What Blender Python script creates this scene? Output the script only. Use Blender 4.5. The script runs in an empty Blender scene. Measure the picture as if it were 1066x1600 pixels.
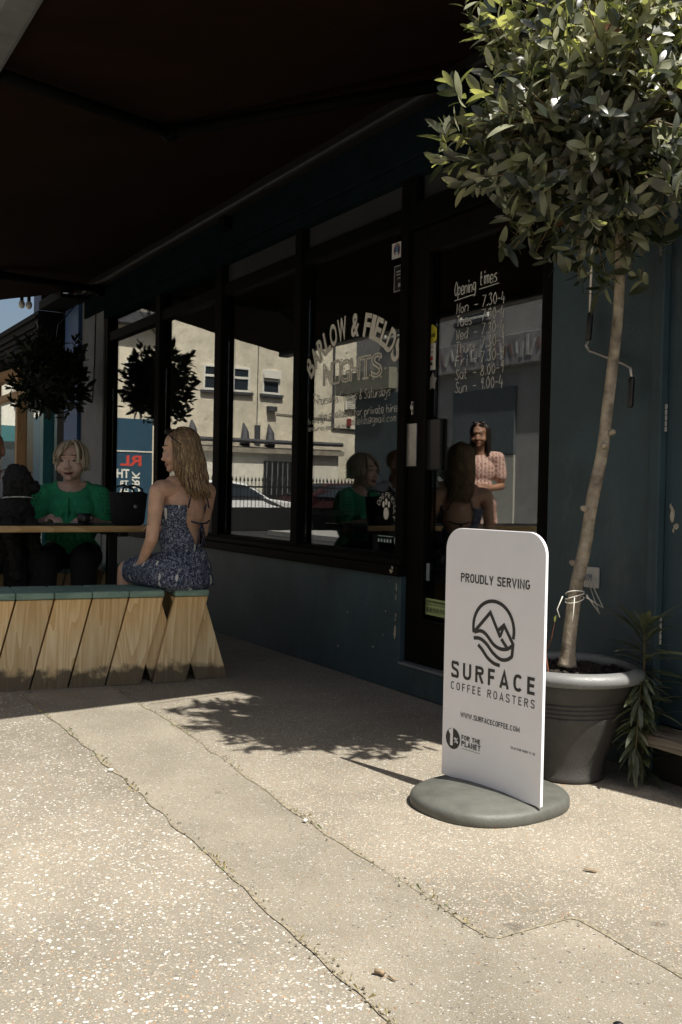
import bpy, bmesh, math, random
import numpy as np
from mathutils import Vector, Matrix, noise
random.seed(7)
rng = np.random.default_rng(7)
sc = bpy.context.scene
COL = sc.collection

# ------------------------------------------------------------------ camera
H = 1.05
cam_d = bpy.data.cameras.new('camera'); cam = bpy.data.objects.new('camera', cam_d); COL.objects.link(cam)
cam_d.sensor_fit = 'VERTICAL'; cam_d.sensor_height = 36.0; cam_d.lens = 35.01
cam_d.clip_start = .05; cam_d.clip_end = 900
rt = Vector((.50588, .86237, .02007)); up = Vector((-.0277, -.00701, .99959)); fw = Vector((-.86216, .50623, -.02035))
M3 = Matrix((rt, up, -fw)).transposed()
cam.matrix_world = Matrix.Translation((0, 0, H)) @ M3.to_4x4()
sc.camera = cam
cam_d.dof.use_dof = False

# ------------------------------------------------------------------ light
SUN = Vector((.58, .14, 1.0)).normalized()
w = bpy.data.worlds.new('World'); sc.world = w; w.use_nodes = True
wn = w.node_tree; bg = wn.nodes['Background']
sky = wn.nodes.new('ShaderNodeTexSky'); sky.sky_type = 'NISHITA'; sky.sun_disc = False
sky.sun_elevation = math.asin(SUN.z); sky.sun_rotation = math.atan2(SUN.x, SUN.y)
sky.air_density = 1.0; sky.dust_density = 4.0
wn.links.new(sky.outputs[0], bg.inputs[0]); bg.inputs[1].default_value = .06
sl = bpy.data.lights.new('sun', 'SUN'); sl.energy = 5.0; sl.angle = math.radians(.5); sl.color = (1, .95, .87)
so = bpy.data.objects.new('sun', sl); COL.objects.link(so); so.location = (6, 3, 12)
so.rotation_euler = SUN.to_track_quat('Z', 'Y').to_euler()
sc.view_settings.view_transform = 'Standard'; sc.view_settings.look = 'None'
sc.view_settings.exposure = 0.78; sc.view_settings.gamma = 1
sc.cycles.max_bounces = 8; sc.cycles.transparent_max_bounces = 24
sc.cycles.use_denoising = True

# ------------------------------------------------------------------ helpers
def tag(o, label=None, cat=None, group=None, kind=None):
    if label: o['label'] = label
    if cat: o['category'] = cat
    if group: o['group'] = group
    if kind: o['kind'] = kind
    return o

def thing(name, loc, label, cat, group=None, rz=0.0, kind=None):
    o = bpy.data.objects.new(name, None); COL.objects.link(o); o.empty_display_size = .1
    o.location = loc; o.rotation_euler = (0, 0, rz)
    return tag(o, label, cat, group, kind)

def root_of(o):
    while o.parent: o = o.parent
    return o

class MB:
    def __init__(s): s.v = []; s.f = []; s.m = []
    def add(s, vs, fs, m=0):
        b = len(s.v); s.v += [tuple(v) for v in vs]
        s.f += [tuple(i + b for i in f) for f in fs]; s.m += [m] * len(fs)
        return s
    def box(s, x0, x1, y0, y1, z0, z1, m=0):
        vs = [(x, y, z) for x in (x0, x1) for y in (y0, y1) for z in (z0, z1)]
        return s.add(vs, [(0,1,3,2),(4,6,7,5),(0,4,5,1),(2,3,7,6),(0,2,6,4),(1,5,7,3)], m)
    def obox(s, c, size, R=None, m=0):
        R = R or Matrix.Identity(3); c = Vector(c); h = [a / 2 for a in size]
        vs = [c + R @ Vector((x*h[0], y*h[1], z*h[2])) for x in (-1,1) for y in (-1,1) for z in (-1,1)]
        return s.add(vs, [(0,1,3,2),(4,6,7,5),(0,4,5,1),(2,3,7,6),(0,2,6,4),(1,5,7,3)], m)
    def hexa(s, a, b, m=0):           # a,b: two matching polygons (bottom, top)
        n = len(a)
        fs = [tuple(reversed(range(n))), tuple(range(n, 2*n))] + [(i, (i+1) % n, n+(i+1) % n, n+i) for i in range(n)]
        return s.add(list(a)+list(b), fs, m)
    def tube(s, pts, r, n=8, m=0, cap=True, flat=None):
        pts = [Vector(p) for p in pts]; k = len(pts)
        rs = [r]*k if not hasattr(r, '__len__') else list(r)
        vs = []; ref = None
        for i, p in enumerate(pts):
            t = (pts[min(i+1, k-1)] - pts[max(i-1, 0)])
            t = t.normalized() if t.length > 1e-9 else Vector((0, 0, 1))
            if ref is None:
                ref = Vector((0, 0, 1)) if abs(t.z) < .9 else Vector((1, 0, 0))
            a = (ref - t * ref.dot(t))
            a = a.normalized() if a.length > 1e-6 else t.orthogonal().normalized()
            ref = a; b = t.cross(a)
            for j in range(n):
                q = 2*math.pi*j/n
                d = a*math.cos(q)*rs[i] + b*math.sin(q)*rs[i]
                if flat: d = d - flat[0]*d.dot(flat[0])*(1-flat[1])
                vs.append(p + d)
        fs = [(i*n+j, i*n+(j+1) % n, (i+1)*n+(j+1) % n, (i+1)*n+j) for i in range(k-1) for j in range(n)]
        if cap: fs += [tuple(reversed(range(n))), tuple(range((k-1)*n, k*n))]
        return s.add(vs, fs, m)
    def lathe(s, prof, c=(0,0,0), n=40, m=0, a0=0, a1=2*math.pi):
        c = Vector(c); k = len(prof); full = abs(a1-a0-2*math.pi) < 1e-6
        vs = [c + Vector((r*math.cos(a0+(a1-a0)*j/n), r*math.sin(a0+(a1-a0)*j/n), z)) for r, z in prof for j in range(n)]
        fs = [(i*n+j, i*n+(j+1) % n, (i+1)*n+(j+1) % n, (i+1)*n+j) for i in range(k-1) for j in range(n)]
        return s.add(vs, fs, m)
    def prism(s, poly, o, u, v, d, m=0):  # polygon in (u,v) plane at o, extruded by vector d
        o, u, v, d = Vector(o), Vector(u), Vector(v), Vector(d)
        a = [o + u*p[0] + v*p[1] for p in poly]
        return s.hexa(a, [p + d for p in a], m)
    def ell(s, c, r, R=None, nu=16, nv=10, m=0):
        R = R or Matrix.Identity(3); c = Vector(c); vs = []
        for i in range(nv+1):
            th = math.pi*i/nv
            for j in range(nu):
                ph = 2*math.pi*j/nu
                vs.append(c + R @ Vector((r[0]*math.sin(th)*math.cos(ph), r[1]*math.sin(th)*math.sin(ph), r[2]*math.cos(th))))
        fs = [(i*nu+j, (i+1)*nu+j, (i+1)*nu+(j+1) % nu, i*nu+(j+1) % nu) for i in range(nv) for j in range(nu)]
        return s.add(vs, fs, m)
    def build(s, name, mats, parent=None, smooth=False, bevel=0, local=False, weld=False):
        mats = mats if isinstance(mats, (list, tuple)) else [mats]
        v = np.array(s.v, dtype=float).reshape(-1, 3); off = np.zeros(3)
        if parent is not None:
            if not local: off = np.array(root_of(parent).location)
        elif not local:
            lo, hi = v.min(0), v.max(0); off = np.array([(lo[0]+hi[0])/2, (lo[1]+hi[1])/2, lo[2]])
        me = bpy.data.meshes.new(name); me.from_pydata((v-off).tolist(), [], s.f)
        for m in mats: me.materials.append(m)
        me.polygons.foreach_set('material_index', s.m)
        if smooth: me.polygons.foreach_set('use_smooth', [True]*len(s.f))
        me.update()
        bm = bmesh.new(); bm.from_mesh(me)
        if weld: bmesh.ops.remove_doubles(bm, verts=bm.verts, dist=1e-5)
        bmesh.ops.recalc_face_normals(bm, faces=bm.faces); bm.to_mesh(me); bm.free()
        o = bpy.data.objects.new(name, me); COL.objects.link(o)
        if parent is not None: o.parent = parent
        elif not local: o.location = off
        if bevel:
            b = o.modifiers.new('bevel', 'BEVEL'); b.width = bevel; b.segments = 2; b.limit_method = 'ANGLE'; b.angle_limit = math.radians(40)
        return o

def copy_tree(o, parent=None):
    c = o.copy(); COL.objects.link(c)
    if parent: c.parent = parent
    for ch in list(o.children): copy_tree(ch, c)
    return c

# ------------------------------------------------------------------ materials
def nmat(name):
    m = bpy.data.materials.new(name); m.use_nodes = True
    return m, m.node_tree, m.node_tree.nodes['Principled BSDF']

def mat(name, col, rough=.6, var=.25, scale=8, bump=.0, bscale=60, metal=0, spec=.5, col2=None, stretch=None, detail=6, bdist=.01):
    """principled with noisy colour between col*(1-var) and col*(1+var) (or col2) plus bump"""
    m, t, p = nmat(name); N = t.nodes.new; L = t.links.new
    tc = N('ShaderNodeTexCoord'); mp = N('ShaderNodeMapping'); L(tc.outputs['Object'], mp.inputs[0])
    if stretch: mp.inputs['Scale'].default_value = stretch
    n = N('ShaderNodeTexNoise'); n.inputs['Scale'].default_value = scale; n.inputs['Detail'].default_value = detail; n.inputs['Roughness'].default_value = .65
    L(mp.outputs[0], n.inputs[0])
    r = N('ShaderNodeValToRGB'); r.color_ramp.elements[0].position = .3; r.color_ramp.elements[1].position = .7
    a = [c*(1-var) for c in col]; b = list(col2) if col2 else [min(1, c*(1+var)) for c in col]
    r.color_ramp.elements[0].color = (*a, 1); r.color_ramp.elements[1].color = (*b, 1)
    L(n.outputs[0], r.inputs[0]); L(r.outputs[0], p.inputs['Base Color'])
    p.inputs['Roughness'].default_value = rough; p.inputs['Metallic'].default_value = metal
    p.inputs['Specular IOR Level'].default_value = spec
    if bump:
        n2 = N('ShaderNodeTexNoise'); n2.inputs['Scale'].default_value = bscale; n2.inputs['Detail'].default_value = 5
        L(mp.outputs[0], n2.inputs[0])
        bp = N('ShaderNodeBump'); bp.inputs['Strength'].default_value = bump; bp.inputs['Distance'].default_value = bdist
        L(n2.outputs[0], bp.inputs['Height']); L(bp.outputs[0], p.inputs['Normal'])
    return m

def chipped(name, col, chip, thr=.70, rough=.55, scale=9):
    """painted masonry or wood with chipped specks and scuffs"""
    m, t, p = nmat(name); N = t.nodes.new; L = t.links.new
    tc = N('ShaderNodeTexCoord')
    n = N('ShaderNodeTexNoise'); n.inputs['Scale'].default_value = 3; n.inputs['Detail'].default_value = 8
    L(tc.outputs['Object'], n.inputs[0])
    r = N('ShaderNodeValToRGB'); r.color_ramp.elements[0].color = (*[c*.7 for c in col], 1); r.color_ramp.elements[1].color = (*[c*1.25 for c in col], 1)
    r.color_ramp.elements[0].position = .3; r.color_ramp.elements[1].position = .7
    L(n.outputs[0], r.inputs[0])
    sf = N('ShaderNodeTexNoise'); sf.inputs['Scale'].default_value = 5; sf.inputs['Detail'].default_value = 12; sf.inputs['Roughness'].default_value = .8
    sm_ = N('ShaderNodeMapping'); sm_.inputs['Scale'].default_value = (1, 1, .35); L(tc.outputs['Object'], sm_.inputs[0]); L(sm_.outputs[0], sf.inputs[0])
    sfr = N('ShaderNodeMapRange'); sfr.inputs[1].default_value = .52; sfr.inputs[2].default_value = .68; sfr.inputs[4].default_value = .22; L(sf.outputs[0], sfr.inputs[0])
    sx_ = N('ShaderNodeMix'); sx_.data_type = 'RGBA'; L(sfr.outputs[0], sx_.inputs[0]); L(r.outputs[0], sx_.inputs[6]); sx_.inputs[7].default_value = (.16, .19, .19, 1)
    c = N('ShaderNodeTexNoise'); c.inputs['Scale'].default_value = scale; c.inputs['Detail'].default_value = 9; c.inputs['Roughness'].default_value = .72
    L(tc.outputs['Object'], c.inputs[0])
    cr = N('ShaderNodeValToRGB'); cr.color_ramp.elements[0].position = thr; cr.color_ramp.elements[1].position = thr+.02
    L(c.outputs[0], cr.inputs[0])
    mx = N('ShaderNodeMix'); mx.data_type = 'RGBA'
    L(cr.outputs[0], mx.inputs[0]); L(sx_.outputs[2], mx.inputs[6]); mx.inputs[7].default_value = (*chip, 1)
    L(mx.outputs[2], p.inputs['Base Color']); p.inputs['Roughness'].default_value = rough
    b = N('ShaderNodeTexNoise'); b.inputs['Scale'].default_value = 45; b.inputs['Detail'].default_value = 6; L(tc.outputs['Object'], b.inputs[0])
    bp = N('ShaderNodeBump'); bp.inputs['Strength'].default_value = .25; bp.inputs['Distance'].default_value = .006
    L(b.outputs[0], bp.inputs['Height']); L(bp.outputs[0], p.inputs['Normal'])
    return m

def glass_mat(name, r0=.11, tint=(.8, .84, .82)):
    m = bpy.data.materials.new(name); m.use_nodes = True; t = m.node_tree; N = t.nodes.new; L = t.links.new
    t.nodes.remove(t.nodes['Principled BSDF']); out = t.nodes['Material Output']
    lw = N('ShaderNodeLayerWeight'); lw.inputs['Blend'].default_value = .5
    pw = N('ShaderNodeMath'); pw.operation = 'POWER'; pw.inputs[1].default_value = 5; L(lw.outputs['Facing'], pw.inputs[0])
    ma = N('ShaderNodeMath'); ma.operation = 'MULTIPLY_ADD'; ma.inputs[1].default_value = 1-r0; ma.inputs[2].default_value = r0
    L(pw.outputs[0], ma.inputs[0])
    tr = N('ShaderNodeBsdfTransparent'); tr.inputs[0].default_value = (*tint, 1)
    gl = N('ShaderNodeBsdfGlossy'); gl.inputs['Roughness'].default_value = .0; gl.inputs[0].default_value = (1, 1, 1, 1)
    tc = N('ShaderNodeTexCoord'); ns = N('ShaderNodeTexNoise'); ns.inputs['Scale'].default_value = 1.6; ns.inputs['Detail'].default_value = 1
    L(tc.outputs['Object'], ns.inputs[0])
    bp = N('ShaderNodeBump'); bp.inputs['Strength'].default_value = .04; bp.inputs['Distance'].default_value = .01
    L(ns.outputs[0], bp.inputs['Height']); L(bp.outputs[0], gl.inputs['Normal'])
    mx = N('ShaderNodeMixShader'); L(ma.outputs[0], mx.inputs[0]); L(tr.outputs[0], mx.inputs[1]); L(gl.outputs[0], mx.inputs[2])
    L(mx.outputs[0], out.inputs[0])
    return m

def pebble_mat(name, base, dens, seed=0.0, bright=1.0, big=62.0):
    """exposed aggregate concrete: sandy matrix, worn stones in two sizes"""
    m, t, p = nmat(name); N = t.nodes.new; L = t.links.new
    tc = N('ShaderNodeTexCoord'); mp = N('ShaderNodeMapping'); mp.inputs['Location'].default_value = (seed, seed*.7, 0)
    L(tc.outputs['Object'], mp.inputs[0])
    wob = N('ShaderNodeTexNoise'); wob.inputs['Scale'].default_value = 55; wob.inputs['Detail'].default_value = 2
    L(mp.outputs[0], wob.inputs[0])
    wv = N('ShaderNodeVectorMath'); wv.operation = 'SCALE'; wv.inputs['Scale'].default_value = .012; L(wob.outputs['Color'], wv.inputs[0])
    ad = N('ShaderNodeVectorMath'); ad.operation = 'ADD'; L(mp.outputs[0], ad.inputs[0]); L(wv.outputs[0], ad.inputs[1])
    n = N('ShaderNodeTexNoise'); n.inputs['Scale'].default_value = 2.2; n.inputs['Detail'].default_value = 10; n.inputs['Roughness'].default_value = .7
    L(mp.outputs[0], n.inputs[0])
    r = N('ShaderNodeValToRGB'); r.color_ramp.elements[0].position = .3; r.color_ramp.elements[1].position = .72
    r.color_ramp.elements[0].color = (*[c*.74 for c in base], 1); r.color_ramp.elements[1].color = (*[c*1.22 for c in base], 1)
    L(n.outputs[0], r.inputs[0])
    fine = N('ShaderNodeTexNoise'); fine.inputs['Scale'].default_value = 260; fine.inputs['Detail'].default_value = 3
    L(mp.outputs[0], fine.inputs[0])
    fr = N('ShaderNodeMapRange'); fr.inputs[1].default_value = .3; fr.inputs[2].default_value = .7; fr.inputs[3].default_value = .72; fr.inputs[4].default_value = 1.25
    L(fine.outputs[0], fr.inputs[0])
    cm = N('ShaderNodeVectorMath'); cm.operation = 'SCALE'; L(r.outputs[0], cm.inputs[0]); L(fr.outputs[0], cm.inputs['Scale'])
    last = cm.outputs[0]; hgt = None
    for k, (scale, th0, d) in enumerate(((big, .40, dens), (big*1.9, .42, dens*1.25))):
        v = N('ShaderNodeTexVoronoi'); v.inputs['Scale'].default_value = scale; v.inputs['Randomness'].default_value = 1
        L(ad.outputs[0], v.inputs['Vector'])
        sep = N('ShaderNodeSeparateColor'); L(v.outputs['Color'], sep.inputs[0])
        # this stone is there?
        has = N('ShaderNodeMath'); has.operation = 'LESS_THAN'; has.inputs[1].default_value = d; L(sep.outputs[0], has.inputs[0])
        # size by stone
        th = N('ShaderNodeMapRange'); th.inputs[3].default_value = th0*.45; th.inputs[4].default_value = th0*1.1; L(sep.outputs[1], th.inputs[0])
        dm = N('ShaderNodeMath'); dm.operation = 'LESS_THAN'; L(v.outputs['Distance'], dm.inputs[0]); L(th.outputs[0], dm.inputs[1])
        mk = N('ShaderNodeMath'); mk.operation = 'MULTIPLY'; L(has.outputs[0], mk.inputs[0]); L(dm.outputs[0], mk.inputs[1])
        cr = N('ShaderNodeValToRGB'); e = cr.color_ramp; e.interpolation = 'CONSTANT'
        cols = [(0, (.40, .35, .28)), (.14, (.54, .48, .38)), (.32, (.70, .67, .60)), (.46, (.92, .90, .85)), (.60, (.42, .38, .31)), (.70, (.52, .38, .24)), (.76, (.20, .18, .16)), (.84, (.62, .55, .44)), (.96, (.46, .26, .13))]
        e.elements[0].color = (*[c*bright for c in cols[0][1]], 1); e.elements[1].position = cols[1][0]; e.elements[1].color = (*[c*bright for c in cols[1][1]], 1)
        for ps, c in cols[2:]:
            q = e.elements.new(ps); q.color = (*[min(.9, x*bright) for x in c], 1)
        L(sep.outputs[2], cr.inputs[0])
        mx = N('ShaderNodeMix'); mx.data_type = 'RGBA'; L(mk.outputs[0], mx.inputs[0]); L(last, mx.inputs[6]); L(cr.outputs[0], mx.inputs[7])
        last = mx.outputs[2]
        if hgt is None: hgt = mk.outputs[0]
        else:
            s = N('ShaderNodeMath'); s.operation = 'MULTIPLY_ADD'; s.inputs[1].default_value = .5; L(mk.outputs[0], s.inputs[0]); L(hgt, s.inputs[2]); hgt = s.outputs[0]
    # broad dark stains (spilled, trodden)
    st = N('ShaderNodeTexNoise'); st.inputs['Scale'].default_value = .9; st.inputs['Detail'].default_value = 5; L(mp.outputs[0], st.inputs[0])
    sr = N('ShaderNodeMapRange'); sr.inputs[1].default_value = .35; sr.inputs[2].default_value = .62; sr.inputs[3].default_value = .80; sr.inputs[4].default_value = 1.05; L(st.outputs[0], sr.inputs[0])
    gv = N('ShaderNodeTexVoronoi'); gv.inputs['Scale'].default_value = 2.3; L(ad.outputs[0], gv.inputs['Vector'])     # trodden gum and spill spots
    gn = N('ShaderNodeTexNoise'); gn.inputs['Scale'].default_value = 30; gn.inputs['Detail'].default_value = 4; L(mp.outputs[0], gn.inputs[0])
    ga = N('ShaderNodeMath'); ga.operation = 'MULTIPLY_ADD'; ga.inputs[1].default_value = .07; L(gn.outputs[0], ga.inputs[0]); L(gv.outputs['Distance'], ga.inputs[2])
    gr = N('ShaderNodeMapRange'); gr.inputs[1].default_value = .075; gr.inputs[2].default_value = .10; gr.inputs[3].default_value = .66; gr.inputs[4].default_value = 1; L(ga.outputs[0], gr.inputs[0])
    gm = N('ShaderNodeMath'); gm.operation = 'MULTIPLY'; L(sr.outputs[0], gm.inputs[0]); L(gr.outputs[0], gm.inputs[1])
    fin = N('ShaderNodeVectorMath'); fin.operation = 'SCALE'; L(last, fin.inputs[0]); L(gm.outputs[0], fin.inputs['Scale'])
    L(fin.outputs[0], p.inputs['Base Color'])
    p.inputs['Roughness'].default_value = .82; p.inputs['Specular IOR Level'].default_value = .35
    sm = N('ShaderNodeMath'); sm.operation = 'MULTIPLY_ADD'; sm.inputs[1].default_value = .6; L(fine.outputs[0], sm.inputs[0]); L(hgt, sm.inputs[2])
    bp = N('ShaderNodeBump'); bp.inputs['Strength'].default_value = .55; bp.inputs['Distance'].default_value = .004
    L(sm.outputs[0], bp.inputs['Height']); L(bp.outputs[0], p.inputs['Normal'])
    return m

def wood_mat(name, dark, light, axis='z', foot=None, scale=1.0, rough=.65):
    """plank with stretched grain, knots, dirty foot (foot = local z below which dirt gathers)"""
    m, t, p = nmat(name); N = t.nodes.new; L = t.links.new
    tc = N('ShaderNodeTexCoord'); oi = N('ShaderNodeObjectInfo')
    mp = N('ShaderNodeMapping')
    s = {'z': (1, 1, .07), 'x': (.07, 1, 1), 'y': (1, .07, 1)}[axis]; mp.inputs['Scale'].default_value = s
    sh = N('ShaderNodeVectorMath'); sh.operation = 'SCALE'; sh.inputs[0].default_value = (13, 7, 5); L(oi.outputs['Random'], sh.inputs['Scale'])
    ad = N('ShaderNodeVectorMath'); ad.operation = 'ADD'; L(tc.outputs['Object'], ad.inputs[0]); L(sh.outputs[0], ad.inputs[1])
    L(ad.outputs[0], mp.inputs[0])
    n0 = N('ShaderNodeTexNoise'); n0.inputs['Scale'].default_value = 5*scale; n0.inputs['Detail'].default_value = 2; L(mp.outputs[0], n0.inputs[0])
    rg = N('ShaderNodeMath'); rg.operation = 'MULTIPLY'; rg.inputs[1].default_value = 22; L(n0.outputs[0], rg.inputs[0])
    fr = N('ShaderNodeMath'); fr.operation = 'FRACT'; L(rg.outputs[0], fr.inputs[0])
    n1 = N('ShaderNodeTexNoise'); n1.inputs['Scale'].default_value = 90*scale; n1.inputs['Detail'].default_value = 4; L(mp.outputs[0], n1.inputs[0])
    mixf = N('ShaderNodeMath'); mixf.operation = 'MULTIPLY_ADD'; mixf.inputs[1].default_value = .45; L(fr.outputs[0], mixf.inputs[0])
    h = N('ShaderNodeMath'); h.operation = 'MULTIPLY'; h.inputs[1].default_value = .7; L(n1.outputs[0], h.inputs[0]); L(h.outputs[0], mixf.inputs[2])
    r = N('ShaderNodeValToRGB'); r.color_ramp.elements[0].position = .15; r.color_ramp.elements[1].position = .8
    r.color_ramp.elements[0].color = (*light, 1); r.color_ramp.elements[1].color = (*dark, 1)
    L(mixf.outputs[0], r.inputs[0]); last = r.outputs[0]
    # knots
    v = N('ShaderNodeTexVoronoi'); v.inputs['Scale'].default_value = 4.5; v.inputs['Randomness'].default_value = 1
    mp2 = N('ShaderNodeMapping'); mp2.inputs['Scale'].default_value = {'z': (1, 1, .8), 'x': (.8, 1, 1), 'y': (1, .8, 1)}[axis]
    L(ad.outputs[0], mp2.inputs[0]); L(mp2.outputs[0], v.inputs['Vector'])
    kr = N('ShaderNodeValToRGB'); kr.color_ramp.elements[0].position = .03; kr.color_ramp.elements[1].position = .075
    kr.color_ramp.elements[0].color = (1, 1, 1, 1); kr.color_ramp.elements[1].color = (0, 0, 0, 1); L(v.outputs['Distance'], kr.inputs[0])
    mk = N('ShaderNodeMix'); mk.data_type = 'RGBA'; L(kr.outputs[0], mk.inputs[0]); L(last, mk.inputs[6]); mk.inputs[7].default_value = (*[c*.32 for c in dark], 1)
    last = mk.outputs[2]
    # tone by plank
    tn = N('ShaderNodeMapRange'); tn.inputs[3].default_value = .82; tn.inputs[4].default_value = 1.12; L(oi.outputs['Random'], tn.inputs[0])
    sc_ = N('ShaderNodeVectorMath'); sc_.operation = 'SCALE'; L(last, sc_.inputs[0]); L(tn.outputs[0], sc_.inputs['Scale']); last = sc_.outputs[0]
    if foot is not None:
        sp = N('ShaderNodeSeparateXYZ'); L(tc.outputs['Object'], sp.inputs[0])
        nz = N('ShaderNodeTexNoise'); nz.inputs['Scale'].default_value = 14; nz.inputs['Detail'].default_value = 6; L(ad.outputs[0], nz.inputs[0])
        zz = N('ShaderNodeMath'); zz.operation = 'MULTIPLY_ADD'; zz.inputs[1].default_value = -.19; L(nz.outputs[0], zz.inputs[0]); L(sp.outputs[2], zz.inputs[2])
        fz = N('ShaderNodeMapRange'); fz.inputs[1].default_value = foot-.07; fz.inputs[2].default_value = foot-.03; fz.inputs[3].default_value = .85; fz.inputs[4].default_value = 0
        L(zz.outputs[0], fz.inputs[0])
        md = N('ShaderNodeMix'); md.data_type = 'RGBA'; L(fz.outputs[0], md.inputs[0]); L(last, md.inputs[6]); md.inputs[7].default_value = (.035, .03, .022, 1)
        last = md.outputs[2]
    if foot is not None:
        ow = N('ShaderNodeMapRange'); ow.inputs[1].default_value = .12; ow.inputs[2].default_value = .42; ow.inputs[4].default_value = .75; L(zz.outputs[0], ow.inputs[0])
        om = N('ShaderNodeMix'); om.data_type = 'RGBA'; om.blend_type = 'MULTIPLY'; L(ow.outputs[0], om.inputs[0]); L(last, om.inputs[6]); om.inputs[7].default_value = (1.0, .80, .52, 1); last = om.outputs[2]
    L(last, p.inputs['Base Color']); p.inputs['Roughness'].default_value = rough
    bp = N('ShaderNodeBump'); bp.inputs['Strength'].default_value = .3; bp.inputs['Distance'].default_value = .003
    L(mixf.outputs[0], bp.inputs['Height']); L(bp.outputs[0], p.inputs['Normal'])
    return m

def leaf_mat(name, col, rough=.32, trans=.32, coat=.0):
    m, t, p = nmat(name); N = t.nodes.new; L = t.links.new
    tc = N('ShaderNodeTexCoord'); n = N('ShaderNodeTexNoise'); n.inputs['Scale'].default_value = 17; n.inputs['Detail'].default_value = 4; L(tc.outputs['Object'], n.inputs[0])
    r = N('ShaderNodeValToRGB'); r.color_ramp.elements[0].position = .3; r.color_ramp.elements[1].position = .7
    r.color_ramp.elements[0].color = (*[c*.65 for c in col], 1); r.color_ramp.elements[1].color = (*[c*1.35 for c in col], 1)
    L(n.outputs[0], r.inputs[0]); L(r.outputs[0], p.inputs['Base Color'])
    p.inputs['Roughness'].default_value = rough; p.inputs['Specular IOR Level'].default_value = .95
    out = t.nodes['Material Output']
    tl = N('ShaderNodeBsdfTranslucent'); tl.inputs[0].default_value = (col[0]*1.6, col[1]*1.7, col[2]*.6, 1)
    mx = N('ShaderNodeMixShader'); mx.inputs[0].default_value = trans
    L(p.outputs[0], mx.inputs[1]); L(tl.outputs[0], mx.inputs[2]); L(mx.outputs[0], out.inputs[0])
    return m

TEAL = (.034, .064, .076)
m_teal = chipped('dark_teal_masonry_paint', TEAL, (.42, .36, .27), .735)
m_teal2 = chipped('dark_teal_door_paint', (.028, .054, .065), (.5, .47, .4), .745)
m_fascia = mat('dark_fascia_paint', (.008, .015, .018), .8, .2, spec=.0)
m_frame = mat('black_frame_paint', (.0045, .0045, .0043), .6, .35, 12, .1, 40, spec=.03)
m_frame_dusty = mat('dark_brown_frame_paint', (.0065, .0058, .005), .6, .3, 10, .1, 40, spec=.05)
m_grey_wall = mat('pale_grey_render', (.17, .18, .185), .8, .15, 5, .2, 60)
m_blue = mat('blue_paint', (.030, .085, .22), .6, .2)
m_navy = mat('navy_paint', (.012, .045, .13), .6, .2)
m_pale_blue = mat('pale_blue_render', (.42, .50, .55), .8, .12, 5, .2, 60)
m_glass = glass_mat('window_glass', .19)
m_glass2 = glass_mat('house_glass', .1, (.5, .55, .55))
m_transom = mat('frosted_transom_film', (.038, .040, .041), .35, .35, 3)
m_black = mat('black_plastic', (.012, .012, .013), .35, .3)
m_black_cloth = mat('black_cloth', (.011, .011, .012), .9, .3, 30, .3, 300)
m_steel = mat('brushed_steel', (.46, .45, .43), .38, .15, 30, metal=.9)
m_grey_metal = mat('grey_painted_metal', (.17, .18, .19), .4, .15)
m_white_paint = mat('white_window_paint', (.74, .71, .62), .7, .12, 40)
m_chalk = mat('chalk_pen', (.60, .60, .56), .8, .35, 60)
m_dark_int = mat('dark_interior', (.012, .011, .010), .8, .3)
m_wood_int = mat('dark_counter_wood', (.02, .014, .01), .5, .3)
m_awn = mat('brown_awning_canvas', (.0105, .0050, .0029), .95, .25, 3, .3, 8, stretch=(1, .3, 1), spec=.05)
m_pink_teal = mat('green_plastic', (.02, .14, .12), .4, .15)

# ------------------------------------------------------------------ ground
m_peb = pebble_mat('exposed_aggregate_paving', (.246, .220, .172), .54, 0, .74, 96)
m_peb2 = pebble_mat('exposed_aggregate_paving_street_side', (.238, .214, .169), .58, 3.3, .72, 86)
m_strip = pebble_mat('worn_smooth_paving', (.246, .220, .170), .46, 7.7, .52, 118)
m_asph = mat('asphalt', (.038, .038, .038), .95, .3, 3, .4, 120, spec=.1)
m_kerb = mat('kerb_stone', (.28, .27, .25), .85, .2, 6, .3, 60)
m_dirt = mat('dry_moss_dirt', (.235, .205, .145), .95, .6, 60, .6, 200)

def wob(pts, amp, seed, step=.03):
    out = []
    for (x0, y0), (x1, y1) in zip(pts[:-1], pts[1:]):
        k = max(1, int(math.hypot(x1-x0, y1-y0)/step))
        for i in range(k):
            f = i/k; x = x0+(x1-x0)*f; y = y0+(y1-y0)*f
            out.append((x + amp*noise.noise((x*9, y*9, seed)), y + amp*noise.noise((x*9, y*9, seed+9.1))))
    out.append(pts[-1]); return out

g = MB(); g.add([(-400, -400, -.13), (400, -400, -.13), (400, 400, -.13), (-400, 400, -.13)], [(0, 1, 2, 3)])
tag(g.build('ground', m_asph), kind='structure')
g = MB(); g.box(-60, 14, .8, 2.96, -.12, 0); tag(g.build('pavement', m_peb), kind='structure')
g = MB(); g.box(-60, 14, -2.2, .8, -.12, 0); o = tag(g.build('street_side_pavement', m_peb2), kind='structure')
g = MB(); g.box(-60, 14, -2.36, -2.2, -.12, .004); tag(g.build('kerb', m_kerb), kind='structure')
g = MB(); g.box(-23.5, 14, -7.5, -5.6, -.12, 0); tag(g.build('far_pavement', m_kerb), kind='structure')
J1 = wob([(-60, 1.18), (-3.82, 1.152), (-2.18, 1.106), (-1.62, 1.09), (-.6, 1.08), (2, 1.07)], .012, 1.3)
J2 = wob([(-60, 1.66), (-4.8, 1.608), (-4.19, 1.612), (-2.75, 1.512), (-1.83, 1.502), (-1.812, 1.52), (-1.814, 1.75), (-1.795, 1.766), (-1.47, 1.752), (2, 1.73)], .010, 4.3)
J1n = [p for p in J1 if p[0] > -9]; J2n = [p for p in J2 if p[0] > -9]
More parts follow.
